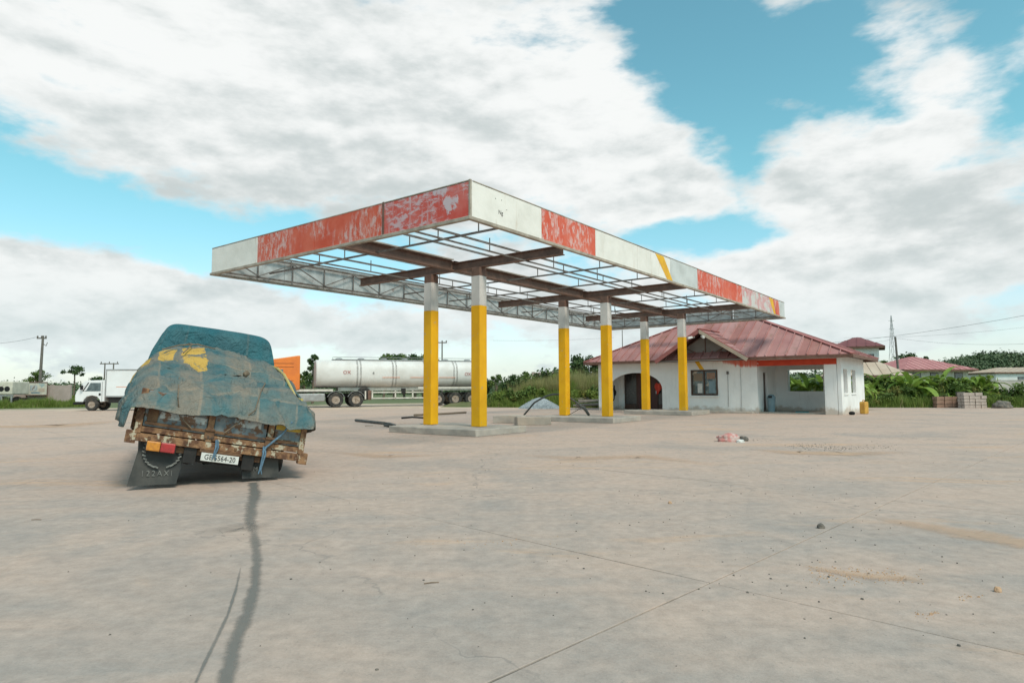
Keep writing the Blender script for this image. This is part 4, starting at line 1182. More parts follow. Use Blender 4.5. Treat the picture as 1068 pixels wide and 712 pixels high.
def fold_rear(x, y, z, ph):
    cz_ = creases(x, y)
    wx, wy_ = x + .25 * NZ(x, y, 4, 1.5), y + .25 * NZ(x + 8, y, 4, 1.5)
    f = .07 * NZ(x, y, z, 1.3) + .05 * ridge(wx * .8 + 3, wy_ * 1.7, z, 1.4) + .038 * ridge(wx * 1.6 + 9, wy_ * 1.2 + wx * .9, z * .7, 2.0) + .022 * ridge(wx * .7 - wy_, wy_ * 1.5, z, 4.2) + .008 * NZ(x, y, z, 9)
    # creases running out from the ropes and hanging folds over the tail
    f += .018 * math.sin(8 * x + 3 * y + 2.5 * NZ(x, y, 0, 1.1)) * max(0, 1 - abs(z - 1.15) / .35)
    # deep tuck between the rear bundle and the middle one
    f -= .0 * math.exp(-((y - 1.12 - .14 * math.sin(x * 2.2 + .5)) / .09) ** 2)
    f -= .05 * math.exp(-((y - 1.85 - .45 * x) / .06) ** 2) * (1 if x > -.2 else .3)
    dy = .03 * NZ(x + 5, 0, z, 1.6) - (.10 * max(0, (1.3 - z)) if y < .3 else 0)
    dz = .06 * NZ(x * 1.4 + 2, y, 0, 1.0)
    k_ = min(1, max(0, (y + .1) / .3))
    return f * (.35 + .65 * k_) + cz_, dy, dz * k_ + (1 - k_) * (.07 * max(0, x - .3) + .03 * math.sin(x * 4 + 1))


ysr = [-.13 + .36 * (i / 26) ** 1.2 for i in range(26)] + [.23 + 1.3 * i / 50 for i in range(51)]
tarp, tv, nr, na_ = drape('rear_tarpaulin', ysr, [(-.13, 1.29), (.4, 1.37), (1.5, 1.34)],
                          [(-.13, .88), (-.07, 1.02), (.02, 1.17), (.2, 1.32), (.5, 1.42), (.85, 1.45), (1.1, 1.42), (1.5, 1.25)],
                          [(-.13, .84), (.05, .58), (.4, .66), (1.4, .98), (4, 1.0)], [(-.13, 1.0), (.1, .96), (.5, .88), (1.4, .92), (4, 1.0)], 3.0, fold_rear, 'tarp', trk)
md = tarp.modifiers.new('thickness', 'SOLIDIFY'); md.thickness = .006; md.offset = -1
tarp['label'] = 'faded blue check tarpaulin grimed grey and brown'


def fold_mid(x, y, z, ph):
    f, dy, dz = fold_rear(x, y, z + 7, ph)
    lip = max(0, 1 - (y - .98) / .35)
    return f * .9, dy * .5 + lip * (.16 * math.sin(x * 2.3 + .6) + .10 * NZ(x, 3, 0, 2.5)), dz + lip * (.05 * math.sin(x * 6 + 1) + .04 * NZ(x, 9, 0, 5))


ysm = [.98 + .5 * (i / 24) for i in range(24)] + [1.48 + 2.2 * i / 70 for i in range(71)]
mid, tvm, _, _ = drape('middle_tarpaulin', ysm, [(.98, 1.33), (1.5, 1.33), (2.5, 1.27), (4, 1.2)],
                       [(.98, 1.46), (1.08, 1.54), (1.35, 1.68), (1.7, 1.83), (2.1, 1.90), (2.9, 1.88), (3.7, 1.82)], [(.98, 1.0), (4, 1.0)], [(.98, .98), (4, 1.0)], 3.0, fold_mid, 'tarp_mid', trk, lean=8.4)
md = mid.modifiers.new('thickness', 'SOLIDIFY'); md.thickness = .02; md.offset = -1
tv = [p for p in tv if p.y < 1.0] + tvm


def fold_front(x, y, z, ph):
    side = min(1, max(0, (abs(x) - .75) / .3))
    f = .030 * NZ(x, y, z, 1.1) + .045 * side * math.sin(11 * y + 1.5 * z + 2 * NZ(y, z, 0, 1)) * min(1, max(0, (2.35 - z) / .5))
    back = max(0, 1 - (y - 3.3) / .5)
    dy = back * (-.07 * math.sin(7 * x + .9 * z + 3 * NZ(x, z, 3, .8)) * max(0, 2.3 - z) - .02 * NZ(x, z, 1, 4))
    xs = 1 - (.20 if x < 0 else .04) * max(0, (z - 1.3) / 1.1)
    return f, dy, .015 * NZ(x, y, 0, 1.4), xs


ysf = [3.30 + .10 * (i / 14) for i in range(15)] + [3.4 + 1.55 * i / 40 for i in range(41)] + [4.95 + .12 * i / 10 for i in range(11)]
tf, _, _, _ = drape('front_tarpaulin', ysf, [(3.3, 1.23), (5.1, 1.20)], [(3.30, 1.30), (3.335, 1.95), (3.37, 2.34), (3.42, 2.43), (3.55, 2.46), (4.9, 2.44), (5.0, 2.2), (5.07, 1.4)],
                    [(3.3, 1.05), (5.1, 1.0)], [(3.3, 1.1), (5.1, 1.0)], 9.0, fold_front, 'tarp_front', trk, lean=6.8)
md = tf.modifiers.new('thickness', 'SOLIDIFY'); md.thickness = .012; md.offset = -1
tf['label'] = 'clean dark teal tarpaulin over the tall front of the load'

def tarp_pt(x, y, off=.03):
    best = min((p for p in tv), key=lambda p: (p.x - x) ** 2 + (p.y - y) ** 2 - .002 * p.z)
    return LEAN @ (Vector((x, y, best.z + off)))


tube_on = lambda pts, r, off=.02: MB().tube([tarp_pt(x, y, off) for x, y in pts], r, 6)
tube_on([(-.72, 1.35), (-.62, 1.6), (-.58, 1.85), (-.6, 2.1), (-.66, 2.3)], .011, .065).build('rope', M['rope_brown'], trk)
tube_on([(-1.05, 1.62), (-.8, 1.66), (-.5, 1.72), (-.2, 1.75)], .010, .065).build('rope', M['rope_brown'], trk)
tube_on([(1.16, .35), (1.14, .7), (1.10, 1.1), (1.05, 1.6), (1.0, 2.1), (.98, 2.6), (.98, 3.1)], .024, .03).build('strap', M['strap_yellow'], trk)
MB().tube([tarp_pt(.55, .5), tarp_pt(.45, .15), LEAN @ Vector((.36, -.16, 1.08)), LEAN @ Vector((.15, -.07, .86)), LEAN @ Vector((-.02, -.06, .70))], .009, 6).build('rope', M['rope_brown'], trk)
MB().tube([tarp_pt(-.75, .4), LEAN @ Vector((-.74, -.17, 1.08)), LEAN @ Vector((-.66, -.06, .84)), LEAN @ Vector((-.46, -.06, .70))], .009, 6).build('rope', M['rope_brown'], trk)
MB().tube([LEAN @ Vector((.95, -.15, 1.0)), LEAN @ Vector((.84, -.07, .8)), LEAN @ Vector((.64, -.07, .60)), LEAN @ Vector((.60, -.06, .52))], .016, 6).build('rope', M['rope_blue'], trk)
for x, z1 in ((-.10, .34), (.60, .22)):
    for d in (0, .022):
        MB().tube([LEAN @ Vector((x + d, -.04, .60)), LEAN @ Vector((x + d * 1.5 + .01, -.075, .5)), LEAN @ Vector((x + d * .6, -.07, z1 + .06)), LEAN @ Vector((x + d * 2.2 - .01, -.065, z1))], [.012, .014, .012, .008], 6).build('rope', M['rope_blue'], trk)
o = tube_on([(.28, 1.04), (.30, 1.07), (.33, 1.09)], .045, .06).build('bundle_knot', M['rope_brown'], trk, smooth=True)
# boards sticking out under the tarpaulin on the left
for k_ in range(3):
    tp(MB().bar((-1.21 + .04 * k_, .02 + .02 * k_, .72 + .05 * k_), (-1.18 + .05 * k_, .03, 1.13), .05, .03, (0, 1, 0)), 'loose_batten', 'rusty')

# ------------------------------------------------------------------ tanker lorry
a_, b__ = aty(350, 425, 46.0), aty(480, 422.5, 49.4)
tdir = (b__ - a_); tdir.z = 0; TANG = math.atan2(tdir.y, tdir.x)
tk0 = Vector((a_.x, a_.y, 0))
# local x towards the rear (right in view), y away, z up; origin under the front tandem axle
tkr = thing('tanker_lorry', 'orange cabbed lorry pulling a long white fuel tank trailer', 'tanker', tk0, TANG)
S = 1.0


def wy(parent, x, y, r, w, name='wheel'):
    wh = MB().lathe([(r * .56, -w / 2), (r * .93, -w / 2), (r, -w * .36), (r, w * .36), (r * .93, w / 2), (r * .56, w / 2)], 'y', 22, (x, y, r), False).build(name, M['rubber'], parent)
    MB().lathe([(r * .57, -w * .40), (r * .46, -w * .25), (r * .25, -w * .15), (r * .14, -w * .5), (r * .14, w * .5), (r * .25, w * .15), (r * .46, w * .25), (r * .57, w * .40)], 'y', 18, (x, y, r)).build('rim', M['rim'], wh)


for y in (0, 2.1):
    for x in (0, 1.42): wy(tkr, x, y, .53, .32)
    wy(tkr, -4.1, y, .53, .32)
    for x in (7.55, 8.9, 10.2): wy(tkr, x, y, .52, .34)
for x in (0, 1.42, 7.55, 8.9, 10.2): MB().tube([(x, .1, .53), (x, 2.0, .53)], .07, 8).build('axle', M['blackmetal'], tkr)
# tractor frame
for y in (.55, 1.55): MB().box(-4.6, 2.2, y - .05, y + .05, .72, .98).build('tractor_rail', M['blackmetal'], tkr)
MB().box(-2.6, -.75, -.12, .40, .42, 1.0).build('fuel_tank', M['silver'], tkr, bevel=.08, seg=3)
MB().box(-2.5, 2.0, -.10, 2.2, 1.06, 1.12).build('deck_plate', M['blackmetal'], tkr)
for x in (0, 1.42):
    mbm = MB(); pts = []
    for i in range(9):
        an = R(20 + i * 17.5); pts.append((x + .62 * math.cos(an), .53 + .62 * math.sin(an)))
    for p_, q_ in zip(pts, pts[1:]): mbm.bar((p_[0], 0, p_[1]), (q_[0], 0, q_[1]), .36, .025)
    mbm.build('mudguard', M['silver'], tkr)
# cab
cprof = [(-5.0, .55), (-5.0, 1.55), (-4.88, 2.9), (-4.65, 3.35), (-2.62, 3.68), (-2.48, 3.68), (-2.48, 1.28), (-3.25, 1.2), (-3.3, .75), (-4.6, .55)]
tcab = MB().prism(cprof, 'y', -.12, 2.22).build('cab', M['orange'], tkr, bevel=.06, seg=3)
MB().box(-4.6, -3.6, -.135, -.122, 1.95, 2.70).build('side_window', M['autoglass'], tcab, bevel=.004)
MB().prism([(-5.0, 1.95), (-5.11, 1.95), (-5.0, 2.85), (-4.93, 2.85)], 'y', .05, 2.05).build('windscreen', M['autoglass'], tcab)
for z in (1.5, 1.9, 2.85, 3.1): MB().box(-4.8, -2.9, -.128, -.121, z, z + .025).build('body_line', M['door_red'], tcab)
MB().box(-4.98, -4.72, -.42, -.16, 2.55, 3.0).build('mirror', M['blackiron'], tcab, bevel=.02)
MB().box(-5.0, -2.85, -.1, 2.2, .62, 1.18).build('cab_skirt', M['silver'], tkr, bevel=.03)
MB().box(-5.25, -5.05, -.1, 2.2, .45, .85).build('bumper', M['blackiron'], tkr, bevel=.03)
MB().box(-2.8, -2.45, .2, .6, 1.12, 1.45).build('air_tank', M['door_red'], tkr, bevel=.05)
MB().box(-2.7, -.2, -.05, .12, 1.13, 1.30).build('hose_rack', M['frame_white'], tkr, bevel=.02)
# tank: elliptical barrel
def barrel(x0, x1, ry, rz, zc, n=36):
    prof = [(x0, .0), (x0, .72), (x0 + .05, .90), (x0 + .12, .985), (x0 + .2, 1.0)]
    m_ = 16
    xs = [x0 + .2 + (x1 - x0 - .4) * i / m_ for i in range(m_ + 1)]
    prof = [(x0, .9), (x0 + .03, .97), (x0 + .08, 1.0)] + [(x, 1.0) for x in xs] + [(x1 - .08, 1.0), (x1 - .03, .97), (x1, .9)]
    mb = MB(); o_ = 0
    for x, k_ in prof:
        for i in range(n):
            th = 2 * math.pi * i / n; c, s = math.cos(th), math.sin(th)
            mb.v.append((x, 1.05 + ry * k_ * math.copysign(abs(c) ** .8, c), zc + rz * k_ * math.copysign(abs(s) ** .8, s)))
    for r_ in range(len(prof) - 1):
        for i in range(n):
            i2 = (i + 1) % n; mb.f.append((r_ * n + i, r_ * n + i2, (r_ + 1) * n + i2, (r_ + 1) * n + i))
    mb.f.append(tuple(reversed(range(n)))); mb.f.append(tuple((len(prof) - 1) * n + i for i in range(n)))
    return mb


tank = barrel(-1.4, 10.75, 1.18, 1.02, 2.42).build('tank', M['tank'], tkr, smooth=True)
for p_ in tank.data.polygons:
    if len(p_.vertices) > 6: p_.use_smooth = False
for x in (1.6, 4.2, 6.6, 8.9):
    barrel(x, x + .05, 1.185, 1.025, 2.42).build('tank_band', M['tank'], tank)
MB().box(-.2, 10.9, .55, 1.55, 3.43, 3.49).build('walkway', M['silver'], tkr)
for x in (.3, 1.9, 3.6, 5.2, 6.8, 8.4, 10.2): MB().lathe([(.25, 3.49), (.25, 3.56), (.12, 3.60)], 'z', 12, (x, 1.05, 0)).build('hatch', M['silver'], tkr)
for z, y in ((3.72, .55),):
    MB().tube([(-.2, y, 3.5), (-.2, y, z - .1), (0, y, z - .08), (10.7, y, z - .08), (10.9, y, 3.5)], .018, 6).build('top_rail', M['silver'], tkr)
MB().box(.2, 10.9, .5, .62, 1.18, 1.42).build('trailer_rail', M['frame_white'], tkr)
MB().box(.2, 10.9, 1.5, 1.62, 1.18, 1.42).build('trailer_rail', M['frame_white'], tkr)
MB().box(6.0, 11.0, -.05, .02, 1.30, 1.44).build('side_rail', M['frame_white'], tkr)
gd = MB()
for a, b_ in (((2.6, -.02, .62), (6.7, -.02, .62)), ((2.6, -.02, 1.05), (6.7, -.02, 1.05))):
    MB().bar(a, b_, .05, .09).build('side_guard_bar', M['frame_white'], tkr)
for x in (2.1, 2.6, 4.3, 5.6, 6.65): MB().box(x - .05, x + .05, -.045, .005, .56, 1.16).build('side_guard_post', M['frame_white'], tkr)
MB().box(2.3, 2.55, .1, .4, .5, 1.2).build('landing_leg', M['rust'], tkr)
MB().box(4.75, 5.05, -.15, .15, .95, 1.35).build('valve_box', M['blackmetal'], tkr, bevel=.02)
MB().lathe([(.42, -.03), (.5, .0), (.5, .2), (.42, .22)], 'y', 18, (2.05, .25, .95)).build('spare_wheel', M['rubber'], tkr)
for x in (7.55, 8.9, 10.2):
    pts = [(x + .6 * math.cos(R(15 + i * 18.75)), .52 + .6 * math.sin(R(15 + i * 18.75))) for i in range(9)]
    mbm = MB()
    for p_, q_ in zip(pts, pts[1:]): mbm.bar((p_[0], 0, p_[1]), (q_[0], 0, q_[1]), .36, .025)
    mbm.build('mudguard', M['blackmetal'], tkr)
for txt, x, z, sz in (('OX', .75, 2.5, .36), ('OX', 9.9, 2.4, .34)):
    tm = text_mesh(txt, sz, .004); o = mkobj('tank_mark', tm, M['red_mark'], tkr); o.rotation_euler = (R(90), 0, 0); o.location = (x, -.155, z)
tm = text_mesh('4', .3, .004); o = mkobj('tank_mark', tm, M['rod'], tkr); o.rotation_euler = (R(90), 0, 0); o.location = (2.65, -.155, 2.45)
for x in (3.3, 5.4, 7.6): MB().box(x, x + 1.3, -.158, -.152, 2.13, 2.16).build('reflective_stripe', M['orange'], tkr)
MB().box(10.95, 11.15, -.05, 2.15, .75, .95).build('rear_bumper', M['red_mark'], tkr)

# ------------------------------------------------------------------ white box truck on the left
bt0 = atz(95, 428.3)
btr = thing('box_truck', 'small white box truck parked behind the loaded lorry', 'truck', (bt0.x, bt0.y, 0), R(7))
# local x towards the rear of the truck (right in view); origin under front axle
def wsm(x, y):
    wy(btr, x, y, .40, .25)


for y in (.12, 1.55):
    for x in (0, 2.95): wsm(x, y)
for x in (0, 2.95): MB().tube([(x, .2, .40), (x, 1.5, .40)], .05, 8).build('axle', M['blackmetal'], btr)
bc = MB().prism([(-.98, .58), (-1.0, .98), (-.93, 1.22), (-.50, 1.86), (-.36, 1.93), (.76, 1.96), (.76, .58), (.50, .56), (.46, .72), (.30, .90), (.0, .97), (-.30, .90), (-.46, .72), (-.52, .56)], 'y', 0, 1.68).build('cab', M['truck_white'], btr, bevel=.04, seg=3)
MB().prism([(-.52, 1.25), (-.34, 1.30), (-.10, 1.78), (.52, 1.78), (.52, 1.25)], 'y', -.012, -.003).build('side_window', M['autoglass'], bc)
MB().prism([(-.50, 1.25), (-.56, 1.25), (-.24, 1.80), (-.18, 1.80)], 'y', -.018, -.004).build('door_pillar', M['blackiron'], bc)
MB().prism([(-.955, 1.24), (-.965, 1.23), (-.515, 1.87), (-.50, 1.875)], 'y', .12, 1.56).build('windscreen', M['autoglass'], bc)
MB().box(-1.08, -.50, -.01, 1.69, .40, .56).build('bumper', M['blackiron'], btr, bevel=.02)
MB().box(-1.012, -.97, .05, .35, .72, .90).build('headlight', M['camwhite'], bc)
MB().box(-1.012, -.97, 1.33, 1.63, .72, .90).build('headlight', M['camwhite'], bc)
MB().box(.42, .54, -.02, -.003, .98, 1.12).build('door_handle', M['blackiron'], bc)
MB().box(-.62, -.50, -.20, -.06, 1.35, 1.62).build('mirror', M['blackiron'], bc, bevel=.01)
for x in (.60,): MB().box(x, x + .015, -.008, -.002, .62, 1.85).build('door_gap', M['blackiron'], bc)
bx = MB().box(.86, 4.75, -.12, 1.80, .92, 2.62).build('cargo_box', M['truck_white'], btr, bevel=.015)
for z in (.90, 2.60): MB().box(.85, 4.76, -.14, -.121, z - .03, z + .05).build('box_trim', M['silver'], bx)
for x in (.86, 4.70): MB().box(x, x + .05, -.139, -.122, .96, 2.56).build('box_trim', M['silver'], bx)
MB().box(1.5, 4.4, -.126, -.121, 1.50, 1.53).build('faded_stripe', M['orange'], bx)
MB().box(.9, 4.7, .3, 1.4, .66, .90).build('chassis', M['blackmetal'], btr)
MB().box(1.0, 2.2, .0, .3, .5, .88).build('battery_box', M['blackmetal'], btr)

# ------------------------------------------------------------------ litter and stray building material
def on_ground(px, py, z=0): v = atz(px, py); return Vector((v.x, v.y, z))


def gtube(pxs, r, name, mat, label, cat, zs=None, n=6):
    pts = [on_ground(px, py, (zs[i] if zs else r)) for i, (px, py) in enumerate(pxs)]
    o0 = pts[0].copy()
    o = MB().tube([p - Vector((o0.x, o0.y, 0)) for p in pts], r, n).build(name, M[mat], None, smooth=True); o.location = (o0.x, o0.y, 0)
    return tag(o, label, cat)


pa = on_ground(371, 439)
gtube([(371, 439.5), (385, 441.0), (401, 442.6)], .055, 'steel_pipe', 'pipe_dark', 'dark pipe on the ground left of the nearest island', 'pipe')
gtube([(399, 442.2), (407, 443.0), (412, 444.6), (408, 445.8), (401, 444.4)], .045, 'hose_loop', 'pipe_dark', 'loop of dark hose lying at the end of the pipe', 'hose')
gtube([(432, 433.8), (460, 432.4), (486, 430.8)], .05, 'timber_pole', 'wood_old', 'long brown pole on the ground behind the nearest columns', 'pole')
gtube([(419, 442.3), (430, 441.6), (446, 442.6)], .035, 'bent_rod', 'blackiron', 'thin black rod lying on the nearest island', 'rod', zs=[.23, .24, .235])
# two kerb stones between the islands
for i, (px, py, L_, lab, mt, ang) in enumerate(((531, 441.5, 1.15, 'grey broken kerb block between the first two islands', 'island', R(-20)), (556, 443.3, 1.25, 'tan broken kerb block between the first two islands', 'clod', R(14)))):
    p_ = on_ground(px, py)
    o = rough_block((-L_ / 2, L_ / 2, -.22, .22, -.01, .30), 'kerb_block', M['island'] if i == 0 else pmat('tan_kerb', (.44, .36, .29), (.36, .31, .26), 3, .35, .65, .9, .4, 14), None, 20 + i, .03, 4)
    o.location = (p_.x, p_.y + .25, 0); o.rotation_euler = (0, 0, ang); tag(o, lab, 'kerb block', 'kerb blocks')
# bent hoop hose standing on the middle island
p0_ = C2W(CU[1] - .7, 3.9 + .9, ISL)
hoop = []
for i in range(15):
    t = i / 14
    w_ = aty(557 + 50 * t, 420 - 10.5 * math.sin(math.pi * min(1, t * 1.02)) + (t * 3), 25.6 + (27.8 - 25.6) * (1 - t))
    hoop.append(w_)
hb_ = Vector((hoop[0].x, hoop[0].y, 0))
hp = thing('bent_hose', 'dark rubber hose arched over the middle island', 'hose', hb_)
gl = on_ground(555, 427.5)
MB().tube([Vector((hoop[0].x - .5, hoop[0].y + .6, .03)) - hb_] + [p - hb_ for p in hoop], .04, 7).build('hose', M['pipe_dark'], hp, smooth=True)
e_ = hoop[-1]
MB().tube([e_ - hb_ + Vector((-.1, 0, .02)), e_ - hb_ + Vector((.1, 0, -.1)), Vector((e_.x + .28, e_.y, ISL)) - hb_], [.05, .07, .05], 7).build('pipe_stub', M['pipe_dark'], hp, smooth=True)
MB().tube([e_ - hb_ + Vector((-.02, 0, -.08)), Vector((e_.x - .55, e_.y + .1, ISL)) - hb_], .012, 5).build('wire', M['blackiron'], hp)


def heap(name, px, py, w, d, h_, mat, label, cat, seed, n=900, size=.07):
    p_ = on_ground(px, py); rnd = random.Random(seed)
    mb = MB(); na, nr_ = 28, 8
    for i in range(nr_ + 1):
        rr = i / nr_
        for k_ in range(na):
            th = 2 * math.pi * k_ / na
            z = h_ * max(0, (1 - rr ** 1.35)) + .05 * mnoise.noise(Vector((math.cos(th) * rr * 3, math.sin(th) * rr * 3, seed))) * (1 - rr * .8)
            mb.v.append((w * rr * math.cos(th) * (1 + .12 * mnoise.noise(Vector((math.cos(th), math.sin(th), seed)))), d * rr * math.sin(th), z - .02 * rr))
    for i in range(nr_):
        for k_ in range(na):
            k2 = (k_ + 1) % na; mb.f.append((i * na + k_, i * na + k2, (i + 1) * na + k2, (i + 1) * na + k_))
    base = list(mb.v)
    for _ in range(n):
        rr = math.sqrt(rnd.random()); th = rnd.random() * 6.283
        x, y = w * rr * math.cos(th), d * rr * math.sin(th); z = h_ * max(0, 1 - rr ** 1.35)
        s = size * rnd.uniform(.3, 1); a = rnd.random() * 6.28
        v4 = [(x + s * math.cos(a + q) * rnd.uniform(.7, 1), y + s * math.sin(a + q) * rnd.uniform(.7, 1), z - s * .3) for q in (0, 2.1, 4.2)] + [(x, y, z + s * rnd.uniform(.4, .8))]
        mb.add(v4, [(0, 1, 3), (1, 2, 3), (2, 0, 3)])
    o = mb.build(name, M[mat], None); o.location = (p_.x, p_.y + d, 0)
    return tag(o, label, cat)


heap('gravel_heap', 564, 426.3, 1.4, 1.2, .70, 'gravel', 'blue grey heap of gravel in front of the grass bank', 'gravel heap', 5)
p_ = on_ground(588, 424.0)
wb = thing('wheelbarrow', 'yellow barrow body lying behind the middle yellow column', 'wheelbarrow', (p_.x, p_.y + .6, 0), .3)
MB().hexa([(-.9, -.4, .28), (.8, -.4, .28), (.8, .4, .28), (-.9, .4, .28), (-1.2, -.5, .72), (1.0, -.5, .62), (1.0, .5, .62), (-1.2, .5, .72)]).build('tray', M['machine_yellow'], wb, bevel=.02)
MB().lathe([(.13, -.05), (.19, -.04), (.19, .04), (.13, .05)], 'y', 14, (-.8, 0, .19)).build('wheel', M['rubber'], wb)
for s in (-1, 1): MB().tube([(-.8, s * .07, .19), (0, s * .3, .26), (1.6, s * .35, .55)], .025, 6).build('handle_bar', M['rust'], wb); MB().tube([(.5, s * .3, .28), (.6, s * .32, .0)], .022, 6).build('leg', M['rust'], wb)
# stacked grey poles beside the building
for i in range(14):
    a = on_ground(602 + random.uniform(-4, 8), 426 + random.uniform(-1.6, .6)); L_ = random.uniform(1.8, 3.3); an = random.uniform(-.35, .35)
    z = .06 + .10 * (i % 6) + random.uniform(0, .05)
    o = MB().tube([(0, 0, 0), (L_ * .5, .04, random.uniform(.03, .1)), (L_, 0, random.uniform(.0, .28))], [.055, .05, .035], 6).build('timber_pole', M['wood_grey'], None)
    o.location = (a.x, a.y + .3 * (i // 6), z); o.rotation_euler = (0, 0, an)
    tag(o, 'grey weathered pole in the loose pile left of the building', 'pole', 'poles in the loose pile left of the building')
# crumpled pink sack on the concrete
def sack(px, py, w, d, h_, mat, name, label, cat, seed, rz=0):
    import bmesh
    p_ = on_ground(px, py)
    bm = bmesh.new(); bmesh.ops.create_icosphere(bm, subdivisions=4, radius=1)
    for v in bm.verts:
        n = mnoise.noise(v.co * 1.7 + Vector((seed, 0, 0))) * .25 + (1 - abs(mnoise.noise(v.co * 3.5 + Vector((0, seed, 0))))) * .16
        c = v.co * (.86 + n); v.co = Vector((c.x * w, c.y * d, max(-.02, (c.z + .35) * h_ * .75)))
    me = bpy.data.meshes.new(name); bm.to_mesh(me); bm.free()
    o = mkobj(name, me, M[mat], None, smooth=True); o.location = (p_.x, p_.y + d * .6, 0); o.rotation_euler = (0, 0, rz)
    return tag(o, label, cat)


sack(761, 460.4, .30, .16, .19, 'sack', 'plastic_sack', 'crumpled pink and red sack lying on the concrete', 'sack', 3, .1)
sack(773, 461.3, .11, .08, .07, 'sack_white', 'paper_scrap', 'scrap of white paper beside the pink sack', 'litter', 6, .4)
sack(776.5, 459.8, .09, .12, .12, 'stone', 'cloth_scrap', 'dark cloth scrap at the right end of the pink sack', 'litter', 9, 1.0)
sack(1049, 425.6, .55, .4, .42, 'stone', 'boulder', 'grey boulder at the right edge of the concrete', 'boulder', 12)


def scatter(name, spots, mat, label, size=(.02, .07), seed=1):
    rnd = random.Random(seed); mb = MB()
    for px, py, sx, sy, n in spots:
        for _ in range(n):
            qx, qy = rnd.gauss(px, sx), rnd.gauss(py, sy)
            if qy < 412: continue
            p_ = on_ground(qx, qy); s = rnd.uniform(*size) * (0.6 + .4 * rnd.random())
            a = rnd.random() * 6.28; z = s * rnd.uniform(.3, .7)
            r1 = [(p_.x + s * math.cos(a + k_ * 1.257) * rnd.uniform(.7, 1.2), p_.y + s * math.sin(a + k_ * 1.257) * rnd.uniform(.7, 1.2), -.006) for k_ in range(5)]
            r2 = [(p_.x + (q[0] - p_.x) * .6, p_.y + (q[1] - p_.y) * .6, z) for q in r1]
            mb.add(r1 + r2, [(5, 6, 7, 8, 9)] + [(k_, (k_ + 1) % 5, 5 + (k_ + 1) % 5, 5 + k_) for k_ in range(5)])
    o = mb.build(name, M[mat], None); stuff(o); o['label'] = label; o['category'] = 'gravel'
    return o


scatter('debris_scatter', [(520, 453, 6, 1.2, 30), (644, 440, 5, 1, 24), (722, 433, 6, .8, 24), (845, 465, 16, 1.3, 150), (870, 467.5, 18, 1.4, 200), (912, 466, 16, 1.2, 100), (788, 459, 10, .9, 60)], 'rubble', 'low scatter of grey rubble on the concrete', (.004, .022), 2)
scatter('grit_scatter', [(700, 520, 260, 50, 150), (820, 580, 170, 50, 120), (330, 560, 160, 60, 70), (900, 480, 130, 20, 130), (560, 470, 150, 14, 110)], 'stone', 'loose pebbles strewn over the forecourt', (.004, .014), 4)
scatter('clay_scatter', [(890, 598, 16, 5, 90), (930, 601, 20, 4, 70), (850, 597, 9, 6, 40), (966, 640, 8, 2, 26), (1010, 622, 6, 2, 16), (505, 566, 30, 3, 30), (855, 470, 40, 2, 60)], 'clod', 'crumbs of orange clay on the concrete', (.003, .011), 5)
for px, py, sz, mt, lab in ((857, 551, .032, 'stone', 'black stone standing alone on the right of the forecourt'), (699, 525, .02, 'clod', 'small brown clod on the concrete below the pink sack'), (1042, 617, .022, 'clod', 'orange clod near the right edge of the picture')):
    sack(px, py, sz, sz * .8, sz * 1.4, mt, 'stone', lab, 'stone', px % 17)
for nm, spots, mt in (('twig', ((38, 542), (450, 608), (385, 444)), 'wood_old'),):
    for i, (px, py) in enumerate(spots):
        p_ = on_ground(px, py); L_ = .10 if py > 500 else .3
        o = MB().tube([(-L_ / 2, 0, .004), (0, .004, .006), (L_ / 2, -.002, .004)], .004 if py > 500 else .015, 5).build(nm, M[mt], None); o.location = (p_.x, p_.y, .0); o.rotation_euler = (0, 0, .3 * i)
        tag(o, ['small twig at the far left of the forecourt', 'small twig on the concrete right of the oil trail', 'dark twig near the hose loop'][i], 'twig')

# long wet oil trail running back from the lorry: a stain with a ragged outline
def make_stain(name='oil_stain', rgb=(.17, .17, .155), rough=.5):
    m, b, p = new_mat(name)
    uv = b.n('ShaderNodeUVMap'); su = b.n('ShaderNodeSeparateXYZ'); b.link(uv.outputs[0], su.inputs[0])
    g = b.n('ShaderNodeNewGeometry'); P = g.outputs['Position']
    n1 = b.noise(P, 3.0, 8, .68, .6); n2 = b.noise(P, 14, 6, .7); n3 = b.noise(P, .9, 4, .6)
    a = b.m('ABSOLUTE', su.outputs[0])
    e = b.m('ADD', b.m('ADD', a, b.m('MULTIPLY', b.m('SUBTRACT', n1, .5), 1.0)), b.m('MULTIPLY', b.m('SUBTRACT', n2, .5), .7))
    al = b.sstep(e, .85, .12)
    al = b.m('MULTIPLY', al, b.m('MULTIPLY', b.m('MULTIPLY_ADD', n3, .8, .42, clamp=True), su.outputs[1]))
    p.inputs['Base Color'].default_value = (*rgb, 1); p.inputs['Roughness'].default_value = rough; p.inputs['Specular IOR Level'].default_value = .3
    b.link(al, p.inputs['Alpha'])
    return m


M['stain'] = make_stain()
M['drift'] = make_stain('sand_drift', (.60, .41, .28), .95)


